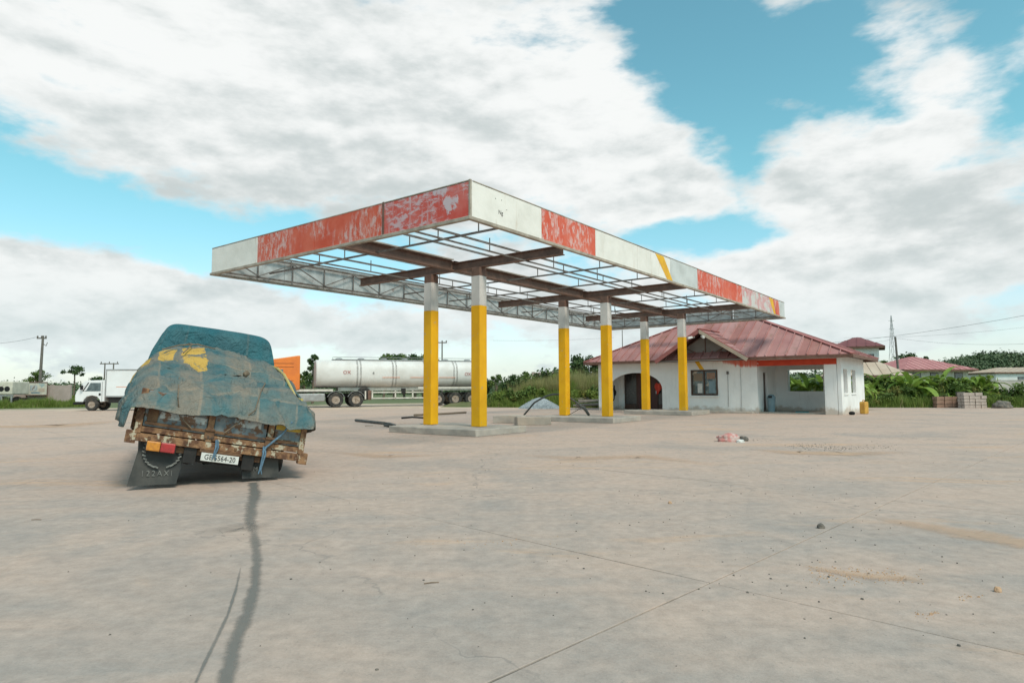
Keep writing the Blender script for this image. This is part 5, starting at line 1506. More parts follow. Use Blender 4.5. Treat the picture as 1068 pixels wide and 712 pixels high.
def trail(name, pts, width, strength, label, mat='stain'):
    W_ = [on_ground(px, py) for px, py in pts]; zoff = .003 if mat == 'stain' else .0045
    # resample
    fine = []
    for i in range(len(W_) - 1):
        for k_ in range(12): fine.append((W_[i].lerp(W_[i + 1], k_ / 12), i + k_ / 12))
    fine.append((W_[-1], len(W_) - 1))
    vs_, uvs, fs = [], [], []
    for i, (p_, t) in enumerate(fine):
        d = (fine[min(i + 1, len(fine) - 1)][0] - fine[max(i - 1, 0)][0]).normalized(); s = Vector((-d.y, d.x, 0))
        k_ = int(min(t, len(width) - 2)); w = width[k_] + (width[k_ + 1] - width[k_]) * (t - k_)
        st_ = strength[k_] + (strength[k_ + 1] - strength[k_]) * (t - k_)
        for q in (-1.6, 0, 1.6): vs_.append(p_ + s * w * q + Vector((0, 0, zoff))); uvs.append((q * .8, st_))
    for i in range(len(fine) - 1):
        for q in range(2): fs.append((i * 3 + q, i * 3 + q + 1, (i + 1) * 3 + q + 1, (i + 1) * 3 + q))
    me = bpy.data.meshes.new(name); me.from_pydata([tuple(v) for v in vs_], [], fs)
    uv = me.uv_layers.new(name='UVMap')
    for lp_ in me.loops: uv.data[lp_.index].uv = uvs[lp_.vertex_index]
    o = mkobj(name, me, M[mat], None)
    return tag(o, label, 'stain')


trail('oil_trail', [(228, 760), (236, 705), (246, 668), (258, 640), (266, 610), (268, 585), (266, 560), (261, 545), (262, 530), (266, 515), (264, 503)],
      [.045, .045, .048, .05, .05, .05, .055, .075, .085, .09, .085], [.75, .75, .75, .7, .75, .7, .65, .6, .7, .85, .9], 'dark wet oil trail running from the lorry towards the viewer')
trail('crack_stain', [(204, 712), (214, 690), (225, 668), (238, 640), (246, 615), (251, 592)], [.010, .012, .012, .012, .014, .008], [.6, .7, .5, .7, .7, .3], 'thin dark crack left of the oil trail')
trail('oil_patch', [(200, 556), (228, 552), (256, 549), (280, 553)], [.10, .24, .26, .12], [.0, .22, .28, .0], 'faint grey smear crossing the oil trail')

for nm, pts, w_, st_, lab, mt in (
    ('sand_drift', [(905, 538), (950, 546), (1010, 557), (1068, 566), (1130, 576)], [.08, .22, .32, .32, .3], [.0, .5, .6, .6, .5], 'long reddish sand drift at the right edge of the forecourt', 'drift'),
    ('sand_drift', [(780, 468), (830, 472), (880, 473), (950, 471)], [.2, .5, .55, .2], [.0, .8, .8, .0], 'reddish sand drift just below the grey rubble', 'drift'),
    ('sand_drift', [(838, 590), (870, 596), (905, 601), (945, 603), (970, 608)], [.05, .10, .11, .10, .05], [.1, .6, .7, .6, .0], 'small orange clay smear below the black stone', 'drift'),
    ('sand_drift', [(540, 474), (600, 478), (670, 476), (760, 486)], [.2, .45, .4, .2], [.0, .5, .5, .0], 'faint sandy drift in front of the middle island', 'drift'),
    ('sand_drift', [(-20, 445), (60, 444), (130, 438)], [.8, 1.4, .6], [.8, .8, .0], 'broad reddish earth drift at the far left of the forecourt', 'drift'),
    ('sand_drift', [(335, 470), (400, 476), (470, 474)], [.2, .4, .2], [.0, .55, .0], 'pale sandy drift between the lorry and the nearest island', 'drift'),
):
    trail(nm, pts, w_, st_, lab, mt)

# ------------------------------------------------------------------ vegetation
def quads_mesh(name, V, F, tint, mat):
    me = bpy.data.meshes.new(name)
    n, f = len(V), len(F); k_ = F.shape[1]
    me.vertices.add(n); me.vertices.foreach_set('co', V.astype(np.float32).ravel())
    me.loops.add(f * k_); me.loops.foreach_set('vertex_index', F.astype(np.int32).ravel())
    me.polygons.add(f); me.polygons.foreach_set('loop_start', np.arange(0, f * k_, k_, dtype=np.int32))
    me.update(calc_edges=True)
    at = me.attributes.new('tint', 'FLOAT', 'FACE'); at.data.foreach_set('value', tint.astype(np.float32))
    me.materials.append(mat)
    return me


def leaf_cloud(name, clumps, per, size, mat, seed, up=.35, long=1.7):
    """clumps: (cx,cy,cz,rx,ry,rz); leaf-shaped quads spread through each clump's volume"""
    rg = np.random.default_rng(seed); Vs, T_ = [], []
    for (cx, cy, cz, rx, ry, rz) in clumps:
        n = per
        d = rg.normal(size=(n, 3)); d /= np.linalg.norm(d, axis=1)[:, None]
        r = rg.random(n) ** .45 * (1 + .18 * rg.normal(size=n))
        c = np.array([cx, cy, cz]) + d * r[:, None] * np.array([rx, ry, rz])
        nrm = d * .6 + rg.normal(size=(n, 3)) * .7 + np.array([0, 0, up]); nrm /= np.linalg.norm(nrm, axis=1)[:, None]
        t = np.cross(nrm, rg.normal(size=(n, 3))); t /= np.linalg.norm(t, axis=1)[:, None]
        b_ = np.cross(nrm, t); s = size * rg.uniform(.55, 1.25, n)[:, None]
        q = np.stack([c - t * s * long * .5, c + b_ * s * .5 + nrm * s * .08, c + t * s * long * .5, c - b_ * s * .5 + nrm * s * .08], 1)
        Vs.append(q.reshape(-1, 3)); T_.append(np.clip(rg.normal(rg.uniform(.25, .7), .2, n), 0, 1))
    V = np.concatenate(Vs); F = np.arange(len(V)).reshape(-1, 4)
    return quads_mesh(name, V, F, np.concatenate(T_), mat)


def crown_clumps(rnd, rx, ry, z0, z1, n, cr):
    out = []
    for _ in range(n):
        a, u_ = rnd.random() * 6.283, rnd.random() ** .6; t = rnd.random()
        prof = math.sin(math.pi * (.18 + .80 * t)) ** .6
        s = cr * rnd.uniform(.65, 1.2)
        out.append((rx * u_ * prof * math.cos(a), ry * u_ * prof * math.sin(a), z0 + (z1 - z0) * t, s, s, s * .75))
    return out


def tree_proto(seed, h, rx, trunk_h, mat, n=26, per=130, size=.28, cr=None, lean=0.0):
    rnd = random.Random(seed); cr = cr or rx * .38
    cl = crown_clumps(rnd, rx, rx, trunk_h, h - cr * .6, n, cr)
    cm = leaf_cloud('crown', cl, per, size, M[mat], seed)
    mb = MB(); r0 = max(.07, h * .022)
    mb.tube([(0, 0, 0), (.02 * h, 0, trunk_h * .5), (.01 * h + lean, 0, trunk_h), (lean, .02 * h, (trunk_h + h) / 2)], [r0 * 1.3, r0, r0 * .85, r0 * .35], 7)
    for k_ in range(7):
        c = cl[rnd.randrange(len(cl))]; z = trunk_h * rnd.uniform(.8, 1.05)
        mb.tube([(lean * .9, 0, z), (c[0] * .45, c[1] * .45, z + (c[2] - z) * .55), (c[0] * .9, c[1] * .9, c[2])], [r0 * .5, r0 * .33, r0 * .12], 5)
    tm = mb.mesh('trunk'); tm.materials.append(M['bark'])
    return cm, tm


def put_tree(proto, name, label, cat, loc, s=1.0, rz=0.0, group=None, sz=None):
    t = thing(name, label, cat, loc, rz, group); t.scale = (s, s, sz or s)
    a = bpy.data.objects.new('crown', proto[0]); COL.objects.link(a); a.parent = t
    b_ = bpy.data.objects.new('trunk', proto[1]); COL.objects.link(b_); b_.parent = t
    return t


def bush_proto(seed, rx, h, mat, n=16, per=120, size=.13):
    rnd = random.Random(seed)
    cl = [(rnd.uniform(-1, 1) * rx * .75, rnd.uniform(-1, 1) * rx * .6, h * rnd.uniform(.12, .72), rx * .38, rx * .38, h * .28) for _ in range(n)]
    cm = leaf_cloud('foliage', cl, per, size, M[mat], seed)
    mb = MB()
    for k_ in range(6):
        c = cl[k_]; mb.tube([(c[0] * .2, c[1] * .2, -.05), (c[0] * .6, c[1] * .6, c[2] * .6), (c[0], c[1], c[2])], [.03, .02, .008], 5)
    sm = mb.mesh('stems'); sm.materials.append(M['bark'])
    return cm, sm


def put_bush(proto, label, loc, s=1.0, rz=0.0, group=None, name='bush'):
    t = thing(name, label, 'bush', loc, rz, group); t.scale = (s, s, s)
    for nm, me in (('foliage', proto[0]), ('stems', proto[1])):
        o = bpy.data.objects.new(nm, me); COL.objects.link(o); o.parent = t
    return t


def grass_patch(name, pts_fn, n, h0, h1, mat, label, seed, w=.02, lean=.35):
    rg = np.random.default_rng(seed)
    P = pts_fn(rg, n); n = len(P)
    a = rg.uniform(0, 2 * np.pi, n); h = rg.uniform(h0, h1, n); ww = w * rg.uniform(.6, 1.5, n)
    cl_ = np.array([mnoise.noise(Vector((p[0] * .9, p[1] * .9, seed))) + .6 * mnoise.noise(Vector((p[0] * 2.6, p[1] * 2.6, seed))) for p in P])
    h = h * np.clip(.85 + 1.0 * cl_, .3, 1.7)
    dx, dy = np.cos(a), np.sin(a); ln = lean * rg.uniform(.1, 1, n) * h
    b2 = rg.uniform(0, 2 * np.pi, n)
    v0 = P + np.stack([dx * ww, dy * ww, np.zeros(n)], 1); v1 = P - np.stack([dx * ww, dy * ww, np.zeros(n)], 1)
    tip = P + np.stack([np.cos(b2) * ln, np.sin(b2) * ln, h], 1)
    V = np.stack([v0, v1, tip], 1).reshape(-1, 3); F = np.arange(len(V)).reshape(-1, 3)
    me = quads_mesh(name, V, F, np.clip(rg.normal(.5, .25, n), 0, 1), M[mat])
    o = mkobj(name, me, None); stuff(o); o['label'] = label; o['category'] = 'grass'
    return o


# grass bank between tanker and shop
bk0, bk1 = on_ground(508, 424.5), on_ground(628, 425.0)
def bank_z(t, d): return (1.15 + .35 * math.sin(t * 5 + 1) * .4) * min(1, d / 3.0) * (1 if t > .0 else 0)


bankdir = (bk1 - bk0); bl = bankdir.length; bd = bankdir / bl; bn2 = Vector((-bd.y, bd.x, 0))
nbx, nby = 40, 12
vs_, fs = [], []
for i in range(nbx + 1):
    for j in range(nby + 1):
        t = -.45 + 1.6 * i / nbx; d = 14 * (j / nby) ** 1.4
        p_ = bk0 + bankdir * t + bn2 * d
        z = (.30 + 1.05 * max(0, min(1, (t + .05) * 2))) * min(1, d / 3.5) + .18 * mnoise.noise(Vector((t * 6, d * .5, 0))) * min(1, d) - .02 * (1 if d < .01 else 0)
        vs_.append((p_.x, p_.y, z))
for i in range(nbx):
    for j in range(nby): fs.append((i * (nby + 1) + j, (i + 1) * (nby + 1) + j, (i + 1) * (nby + 1) + j + 1, i * (nby + 1) + j + 1))
bank = structure(MB().add(vs_, fs).build('grass_bank', pmat('bank_soil', (.10, .12, .04), (.16, .15, .07), 1.0, rough=.95), None, smooth=True))
BV = np.array(vs_)


def bank_pts(lo, hi, dlo=0., dhi=9.):
    def f(rg, n):
        t = rg.uniform(lo, hi, n); d = dlo + (dhi - dlo) * rg.random(n) ** 1.2
        x = bk0.x + bankdir.x * t + bn2.x * d; y = bk0.y + bankdir.y * t + bn2.y * d
        z = (.30 + 1.05 * np.clip((t + .05) * 2, 0, 1)) * np.minimum(1, d / 3.5)
        return np.stack([x, y, z - .05], 1)
    return f


grass_patch('bank_grass', bank_pts(-.1, 1.1, -.2, 3.2), 26000, .25, .75, 'grass', 'green grass on the lower bank behind the forecourt', 1, .022)
grass_patch('tall_dry_grass', bank_pts(.12, 1.1, 2.0, 9), 30000, .5, 1.15, 'grass_dry', 'tall straw coloured grass on top of the bank', 2, .016)
bushes = [bush_proto(11, 1.0, 1.3, 'leaf_light'), bush_proto(12, 1.1, 1.5, 'leaf'), bush_proto(13, .9, 1.1, 'leaf_weed', size=.16), bush_proto(14, 1.2, 1.8, 'leaf_dark', size=.15)]


def bank_at(px, d):
    t = (px - 508) / (628 - 508)
    p_ = bk0 + bankdir * t + bn2 * d
    return Vector((p_.x, p_.y, (.30 + 1.05 * max(0, min(1, (t + .05) * 2))) * min(1, d / 3.5) - .08))


blabs = ['leftmost low bush at the foot of the grass bank', 'second low bush from the left at the foot of the bank', 'third low bush from the left at the foot of the bank', 'bush at the foot of the bank left of the gravel heap',
         'bush behind the left flank of the gravel heap', 'dark bush high on the left end of the bank', 'green bush high on the bank, second from its left end', 'dark bush on the bank top above the kerb blocks', 'green bush on the bank top beside the block wall end',
         'light bush at the bank foot just right of the far middle column', 'second bush right of the far middle column', 'light bush at the bank foot left of the near middle column', 'bush at the bank foot nearest the shop', 'bush halfway up the bank behind the far middle column', 'bush in the dry grass right of the kerb blocks']
for i, (px, d, s, k_) in enumerate(((514, .8, .62, 1), (522, 1.2, .75, 0), (531, .9, .6, 2), (540, 1.0, .85, 1), (551, 1.5, .8, 0), (515, 5, 1.0, 3), (530, 7, 1.1, 1), (545, 7.5, 1.2, 3), (556, 8.5, 1.15, 1),
                                    (601, .9, .75, 0), (609, 1.1, .8, 2), (617, 1.0, .7, 0), (624, 1.3, .8, 1), (578, 3.5, .75, 2), (566, 5.5, .9, 0))):
    put_bush(bushes[k_], blabs[i], bank_at(px, d), s, i * 1.3, 'bushes on the grass bank')

# plants by the left wall
gl0, gl1 = on_ground(-14, 426.0), on_ground(84, 424.2)
def left_pts(rg, n):
    t = rg.random(n); d = rg.uniform(0, 3.2, n)
    return np.stack([gl0.x + (gl1.x - gl0.x) * t, gl0.y + (gl1.y - gl0.y) * t + d, np.full(n, -.02)], 1)


grass_patch('verge_grass', left_pts, 26000, .2, .62, 'grass', 'rough green grass along the left wall', 3, .02)
for i, (px, py, s, k_) in enumerate(((44, 422.5, .62, 0), (57, 422.8, .75, 2), (68, 423, .8, 0), (79, 423, .65, 1))):
    p_ = on_ground(px, py); put_bush(bushes[k_], ['first', 'second', 'third', 'fourth'][i] + ' weedy bush from the left in the grass before the left wall', (p_.x, p_.y + .8, 0), s, i, 'weedy bushes before the left wall')

# banana plants
def banana_leaf(seed, L_, w, droop):
    rnd = random.Random(seed); n = 12; V, F, T_ = [], [], []
    tilt = rnd.uniform(.9, 1.25)
    p = Vector((0, 0, 0)); ang = tilt; pts = []
    for i in range(n + 1):
        pts.append((p.copy(), ang)); ang -= droop / n * (1 + i / n); p = p + Vector((math.cos(ang), 0, math.sin(ang))) * (L_ / n)
    for i, (q, a) in enumerate(pts):
        t = i / n; ww = w * (math.sin(math.pi * min(1, .06 + t * .96)) ** .55) * (.15 if t < .12 else 1)
        up_ = Vector((-math.sin(a), 0, math.cos(a)))
        notch = 1 - (.35 * rnd.random() if rnd.random() < .4 else 0)
        V += [tuple(q + Vector((0, ww * notch, 0)) + up_ * ww * .28), tuple(q), tuple(q + Vector((0, -ww * notch, 0)) + up_ * ww * .28)]
    base = rnd.uniform(.3, .8)
    for i in range(n):
        for k_ in range(2): F.append((i * 3 + k_, i * 3 + k_ + 1, (i + 1) * 3 + k_ + 1, (i + 1) * 3 + k_)); T_.append(min(.87, max(0, base + rnd.uniform(-.15, .15))))
    if rnd.random() < .14: T_ = [.97] * len(T_)
    return quads_mesh('leaf', np.array(V), np.array(F), np.array(T_), M['banana'])


bleaf = [banana_leaf(i, random.uniform(1.5, 2.1), random.uniform(.15, .22), random.uniform(1.0, 2.1)) for i in range(9)]
bstem = MB().tube([(0, 0, -.05), (.02, 0, .5), (.0, .02, 1.1)], [.09, .08, .055], 8).mesh('stem'); bstem.materials.append(M['stem'])


def banana(loc, s, seed, label, group):
    rnd = random.Random(seed)
    t = thing('banana_plant', label, 'banana plant', loc, rnd.random() * 6.28, group); t.scale = (s, s, s)
    o = bpy.data.objects.new('stem', bstem); COL.objects.link(o); o.parent = t
    n = rnd.randint(8, 11)
    for k_ in range(n):
        o = bpy.data.objects.new('leaf', bleaf[rnd.randrange(len(bleaf))]); COL.objects.link(o); o.parent = t
        o.location = (0, 0, .95 - .14 * (k_ % 4)); o.rotation_euler = (0, rnd.uniform(-.35, .25), k_ * 2.4 + rnd.uniform(-.4, .4)); q = rnd.uniform(.75, 1.1); o.scale = (q, q, q)
    return t


gR = 'banana plants along the right edge of the forecourt'
lR = 'broad leaved banana plant in the thicket right of the building'
rb = random.Random(31)
def right_edge(px): return on_ground(px, 424.8 - .0 * px)


ORD = ['first', 'second', 'third', 'fourth', 'fifth', 'sixth', 'seventh', 'eighth', 'ninth', 'tenth', 'eleventh', 'twelfth', 'thirteenth', 'fourteenth', 'fifteenth', 'sixteenth', 'seventeenth', 'eighteenth']
for row, (d0, d1, nm) in enumerate(((1.2, 2.4, 'front'), (3.0, 5.2, 'back'))):
    for i in range(18):
        px = 906 + 168 * (i + row * .5 + rb.random() * .5) / 18; p_ = right_edge(px)
        banana((p_.x, p_.y + rb.uniform(d0, d1), 0), rb.uniform(.62, .95) * (.78 if row == 0 else 1.3), 100 + i + row * 40, '%s banana plant from the shop in the %s row of the thicket' % (ORD[i], nm), gR)
big_p = right_edge(975)
banana((big_p.x, big_p.y + 2.2, 0), 1.28, 333, 'tallest banana plant in front of the low red roofed house', gR)
for row, (d0, d1, nm, s0, s1) in enumerate(((.5, 1.3, 'along the front', .42, .72), (1.8, 3.0, 'in the middle', .85, 1.25), (3.8, 5.4, 'at the back', 1.2, 1.65))):
    for i in range(14):
        px = 905 + 175 * (i + row * .33 + rb.random() * .5) / 14; p_ = right_edge(px)
        put_bush(bushes[(i * 2 + row + i // 3) % 3], '%s weedy bush from the shop %s of the thicket' % (ORD[i], nm), (p_.x, p_.y + rb.uniform(d0, d1), 0), rb.uniform(s0, s1), i * 1.1 + row, 'weedy bushes right of the building')
for i, (px, d, s_) in enumerate(((908, .5, .55), (915, .35, .5), (922, .5, .62), (930, .4, .55))):
    p_ = right_edge(px); put_bush(bushes[(0, 2, 1, 0)[i]], '%s low weed clump beside the shop at the thicket foot' % ORD[i], (p_.x, p_.y + d, 0), s_, i * 2.0, 'low weed clumps beside the shop')
# plants behind the shop, seen through the open window
lB, gB = 'banana plant growing close behind the shop', 'banana plants behind the shop'
for i in range(12):
    p_ = B2W(BD + .9 + rb.random() * 2.0, .45 + i * .42)
    banana(p_, rb.uniform(.85, 1.15), 500 + i, '%s banana plant from the right in the row close behind the shop' % ORD[i], gB)


def right_pts(rg, n):
    px = rg.uniform(903, 1090, n)
    # ground line of the forecourt edge
    a, b_ = right_edge(903), right_edge(1090)
    t = (px - 903) / 187; d = rg.uniform(-.25, 4.5, n)
    return np.stack([a.x + (b_.x - a.x) * t, a.y + (b_.y - a.y) * t + d, np.full(n, -.02)], 1)


grass_patch('right_verge_grass', right_pts, 40000, .15, .75, 'grass', 'rough grass and weeds under the banana plants', 4, .018)

# brick and block stacks at the right edge of the forecourt
def stack(px, py, nx, ny, nz, bw, bd_, bh, mt, label, seed):
    p_ = on_ground(px, py); rnd = random.Random(seed)
    t = thing('block_stack', label, 'block stack', (p_.x, p_.y + .3, 0), rnd.uniform(-.1, .15))
    me = MB().box(-bw / 2, bw / 2, -bd_ / 2, bd_ / 2, 0, bh).mesh('block'); me.materials.append(M[mt])
    for k_ in range(nz):
        for i in range(nx):
            for j in range(ny):
                if k_ == nz - 1 and rnd.random() < .25: continue
                o = bpy.data.objects.new('block', me); COL.objects.link(o); o.parent = t
                o.location = ((i - nx / 2 + .5) * (bw + .035) + rnd.uniform(-.015, .015), j * (bd_ + .02) + rnd.uniform(-.02, .02), k_ * (bh + .018)); o.rotation_euler = (0, 0, rnd.uniform(-.04, .04))


stack(992, 425.2, 3, 2, 3, .42, .22, .21, 'brick', 'low stack of brown blocks beside the pale block pile', 1)
stack(1020, 425.6, 4, 2, 5, .34, .22, .165, 'brick_pale', 'taller pile of pale sandcrete blocks in rows at the thicket edge', 2)
stack(1009, 425.3, 1, 2, 5, .40, .22, .175, 'stone', 'dark narrow column of blocks against the pale pile', 3)
p_ = on_ground(1066, 419); o = MB().box(-.7, .7, -.3, .3, 0, .55).build('dark_trough', M['stone'], None, bevel=.03); o.location = (p_.x, p_.y, 0); tag(o, 'dark block half hidden at the right end of the thicket', 'trough')

# ------------------------------------------------------------------ walls, houses and far things
def at_d(px, d, z=0): v = aty(px, 404, d); return Vector((v.x, d, z))


def wall_run(px0, d0, px1, d1, h_, mat, label, cap=True, panels=6):
    a, b_ = at_d(px0, d0), at_d(px1, d1); v = b_ - a; L_ = v.length
    t = thing('boundary_wall', label, 'wall', a, math.atan2(v.y, v.x))
    n = panels
    for i in range(n):
        MB().box(L_ * i / n + .12, L_ * (i + 1) / n - .12, -.075, .075, -.05, h_ + random.uniform(-.02, .02)).build('wall_panel', M[mat], t)
    for i in range(n + 1):
        MB().box(L_ * i / n - .119, L_ * i / n + .119, -.10, .10, -.05, h_ + .04).build('pier', M[mat], t)
    if cap: MB().box(-.12, L_ + .12, -.13, .13, h_ + .045, h_ + .10).build('coping', M[mat], t)
    return t


wall_run(17, 53, 73, 53, 1.75, 'block_wall', 'low bare block wall behind the grass on the left', False, 3)
wall_run(556, 63, 665, 66, 2.85, 'block_wall', 'long bare block wall beyond the grass bank', False, 7)
wall_run(898, 58, 1090, 58, 1.75, 'wall_pale', 'pale compound wall behind the banana thicket', True, 8)
# board fixed on the left wall
a = at_d(38, 52.6)
sb = thing('signboard', 'faded cream signboard standing before the left wall', 'signboard', a)
MB().box(-.85, .85, -.03, .03, .95, 1.98).build('board', M['board'], sb, bevel=.01)
for x in (-.82, .82): MB().box(x - .04, x + .04, .032, .10, 0, 2.0).build('post', M['rust'], sb)
MB().box(-.87, .87, -.045, -.031, 1.94, 2.02).build('board_frame', M['rust'], sb); MB().box(-.87, .87, -.045, -.031, .91, .97).build('board_frame', M['rust'], sb)
for x0, x1, z0, z1, mt in ((-.5, .1, 1.3, 1.75, 'panel_white'), (.2, .7, 1.2, 1.5, 'roof_tan'), (-.4, .3, 1.08, 1.2, 'leaf_far')): MB().box(x0, x1, -.036, -.031, z0, z1).build('board_print', M[mt] if mt != 'leaf_far' else M['bin_blue'], sb)
# old pale lorry at the left edge: cab-over with open chassis front
a = on_ground(-4, 425.2)
old = thing('old_lorry', 'old cream lorry with dark open underframe at the left edge', 'truck', (a.x, a.y, 0), R(8))
MB().box(-2.6, 1.05, 0, 2.2, 1.02, 2.02).build('body', M['cream_old'], old, bevel=.08, seg=3)
MB().box(-2.6, 1.1, .1, 2.1, .55, .75).build('chassis', M['blackmetal'], old)
for x in (.28, .70): MB().lathe([(.17, -.03), (.20, -.015), (.20, .0)], 'y', 14, (x, 0, 1.45)).build('round_port', M['blackiron'], old)
for x in (-2.2, -1.3, -.5, .3, 1.0): MB().box(x - .05, x + .05, .02, .12, .3, 1.01).build('underframe_post', M['silver'], old)
MB().box(-2.5, 1.1, .02, .12, .90, .99).build('underframe_rail', M['silver'], old)
for x in (-1.8, .35): wy(old, x, .3, .42, .26); wy(old, x, 1.9, .42, .26)
MB().bar((-1.3, .04, .32), (-.5, .04, .95), .05, .05).build('brace', M['silver'], old); MB().bar((-.5, .04, .32), (.3, .04, .95), .05, .05).build('brace', M['silver'], old)


def hip_house(name, label, loc, rz, w, d, h_, rise, wallm, roofm, ov=.5, win=(), ridge=.35, floors=1):
    t = thing(name, label, 'house', loc, rz)
    MB().box(-w / 2, w / 2, 0, d, 0, h_).build('wall', M[wallm], t)
    a, b_, c, e = Vector((-w / 2 - ov, -ov, h_)), Vector((w / 2 + ov, -ov, h_)), Vector((w / 2 + ov, d + ov, h_)), Vector((-w / 2 - ov, d + ov, h_))
    r0, r1 = Vector((-w / 2 * ridge, d / 2, h_ + rise)), Vector((w / 2 * ridge, d / 2, h_ + rise))
    rfh = MB().add([a, b_, c, e], [(0, 1, 2, 3)]).build('roof', M['eave'], t)
    for f_, ed in (([a, b_, r1, r0], (1, 0, 0)), ([b_, c, r1], (0, 1, 0)), ([e, c, r1, r0], (1, 0, 0)), ([e, a, r0], (0, 1, 0))):
        roof_sheets(f_, Vector(ed), rfh, roofm, .9, .05)
    for p_, q_ in ((a, b_), (b_, c), (c, e), (e, a)): MB().bar(p_ + Vector((0, 0, -.1)), q_ + Vector((0, 0, -.1)), .05, .2).build('eave_board', M['eave'], rfh)
    for (x0, x1, z0, z1) in win:
        wn = MB().box(x0, x1, -.03, .0, z0, z1).build('window', M['door'], t); MB().box(x0 + .08, x1 - .08, -.045, -.031, z0 + .08, z1 - .08).build('pane', M['autoglass'], wn)
    return t


# two-storey white house behind the shop
hp_ = at_d(895, 72)
hip_house('white_house', 'two storey white house with maroon hipped roof behind the shop', hp_, R(-30), 4.4, 4.6, 5.75, 1.2, 'wall', 'roof_dark', .6, ((-1.6, -.5, 3.6, 4.9), (.6, 1.7, 3.6, 4.9)), .12)
hp2 = at_d(909, 62)
t_ = hip_house('low_annexe', 'low annexe with rusty pale roof beside the white house', hp2, R(-12), 6.0, 4.5, 2.35, 1.7, 'wall', 'roof_tan', .5, ((1.0, 2.0, 1.0, 2.0),), .25)
hp3 = at_d(978, 82)
hip_house('red_roof_house', 'low house with wide pink red roof behind the compound wall', hp3, R(8), 9.0, 8, 3.4, 1.8, 'cream_old', 'roof_pink', .8, ((-3.5, -2.3, 1.8, 3.0), (-1, .2, 1.8, 3.0), (2.5, 3.7, 1.8, 3.0)), .12)
hp4 = at_d(1075, 110)
hip_house('pale_house', 'pale low building at the far right edge', hp4, R(-6), 11, 8, 3.6, .9, 'wall', 'roof_tan', .4, ((-2, -.8, 1.8, 2.8),), .5)

# hill with woods on the right, woods along the left horizon
def hill(name, px0, px1, d, top_fn, depth, label, mat, seed, per, size, n_clump, far=0):
    nx, ny = 60, 10; V, F = [], []
    for i in range(nx + 1):
        px = px0 + (px1 - px0) * i / nx; zt = top_fn((i / nx))
        for j in range(ny + 1):
            q = j / ny; v = at_d(px, d + depth * q); V.append((v.x, v.y, -1 + (zt + 1) * math.sin(math.pi * min(1, q * 1.0) * .5)))
    for i in range(nx):
        for j in range(ny): F.append((i * (ny + 1) + j, (i + 1) * (ny + 1) + j, (i + 1) * (ny + 1) + j + 1, i * (ny + 1) + j + 1))
    o = structure(MB().add(V, F).build(name, pmat(name + '_ground', (.05, .075, .03), (.08, .10, .045), .02, rough=.95), None, smooth=True))
    rg = random.Random(seed); cl = []
    for _ in range(n_clump):
        k_ = rg.randrange(len(V)); v = V[k_]; s = size * rg.uniform(2.6, 4.8)
        jx = (px1 - px0) / nx / FPX * d * 1.0
        cl.append((v[0] + rg.uniform(-1, 1) * jx, v[1] + rg.uniform(-.5, .5) * depth / ny, v[2] + s * .45, s * 1.15, s * 1.15, s * .95))
    me = leaf_cloud('woodland', cl, per, size, M[mat], seed, .5, 1.3)
    w = mkobj('woodland', me, None); stuff(w); w['label'] = label; w['category'] = 'woodland'
    return o


hill('wooded_hill', 930, 1150, 330, lambda t: 20.5 * (min(1, .32 + t * 1.5)) ** .8 * (1 if t < .75 else 1 - (t - .75) * .4) - 4, 60, 'dense green woods covering the hill on the right', 'leaf_far', 51, 70, .95, 1500)
hill('left_horizon_rise', -60, 345, 150, lambda t: 1.0 + .5 * math.sin(t * 9), 30, 'even line of dark woods along the left horizon', 'leaf_far', 52, 60, .42, 1500)
hill('middle_horizon_rise', 330, 640, 140, lambda t: 1.2 + .5 * math.sin(t * 7), 30, 'far woods behind the tanker and grass bank', 'leaf_far', 53, 60, .40, 1000)
hill('right_horizon_rise', 640, 945, 170, lambda t: 3.0 + .5 * math.sin(t * 7), 30, 'far woods behind the houses', 'leaf_far', 54, 40, .7, 500)

# single trees that can be told apart
tp_round = tree_proto(61, 7.0, 2.4, 2.2, 'leaf_dark', 24, 150, .26)
tp_tall = tree_proto(62, 8.5, 1.5, 3.6, 'leaf_dark', 16, 130, .26)
tp_flat = tree_proto(63, 9.5, 3.0, 6.6, 'leaf_dark', 12, 120, .30, 1.0)
tp_loose = tree_proto(64, 7.0, 2.2, 2.6, 'leaf', 16, 120, .24)


def tree_px(proto, ph_, px, py_top, d, name, label, group=None, rz=0):
    top = aty(px, py_top, d).z; p_ = at_d(px, d); s = top / ph_
    return put_tree(proto, name, label, 'tree', p_, s, rz, group)


tree_px(tp_round, 7.0, 610, 364, 60, 'leafy_tree', 'rounded dark tree showing left of the shop roof')
for i, (px, py, d) in enumerate(((400, 367, 78), (411, 364, 80), (422, 367, 82), (433, 363, 80), (441, 366, 84))):
    tree_px((tp_loose, tp_round)[i % 2], 7.0, px, py, d, 'leafy_tree', ['first', 'second', 'third', 'fourth', 'last'][i] + ' from the left of five tree crowns rising above the white tank', 'trees rising above the white tank', i * 1.7)
tree_px(tp_tall, 8.5, 326, 369, 58, 'slender_tree', 'slender dark tree between the orange cab and the tank')
tree_px(tp_loose, 7.0, 318, 386, 64, 'small_tree', 'small tree low between the orange cab and the tank', None, 2)
tree_px(tp_flat, 9.5, 77, 381, 140, 'flat_topped_tree', 'flat topped tree alone above the left horizon')
tree_px(tp_loose, 7.0, 38, 384, 80, 'bushy_tree', 'small spreading tree at the foot of the left pole', None, 1)
tree_px(tp_round, 7.0, 99, 389, 75, 'bushy_tree', 'bushy tree just behind the white box truck cab', None, 3)
tree_px(tp_round, 7.0, 944, 363, 120, 'spreading_tree', 'broad dark tree beyond the low red roofed house', None, 2)
tree_px(tp_loose, 7.0, 925, 374, 100, 'leafy_tree', 'low dark tree between the white house and the pole', None, 4)
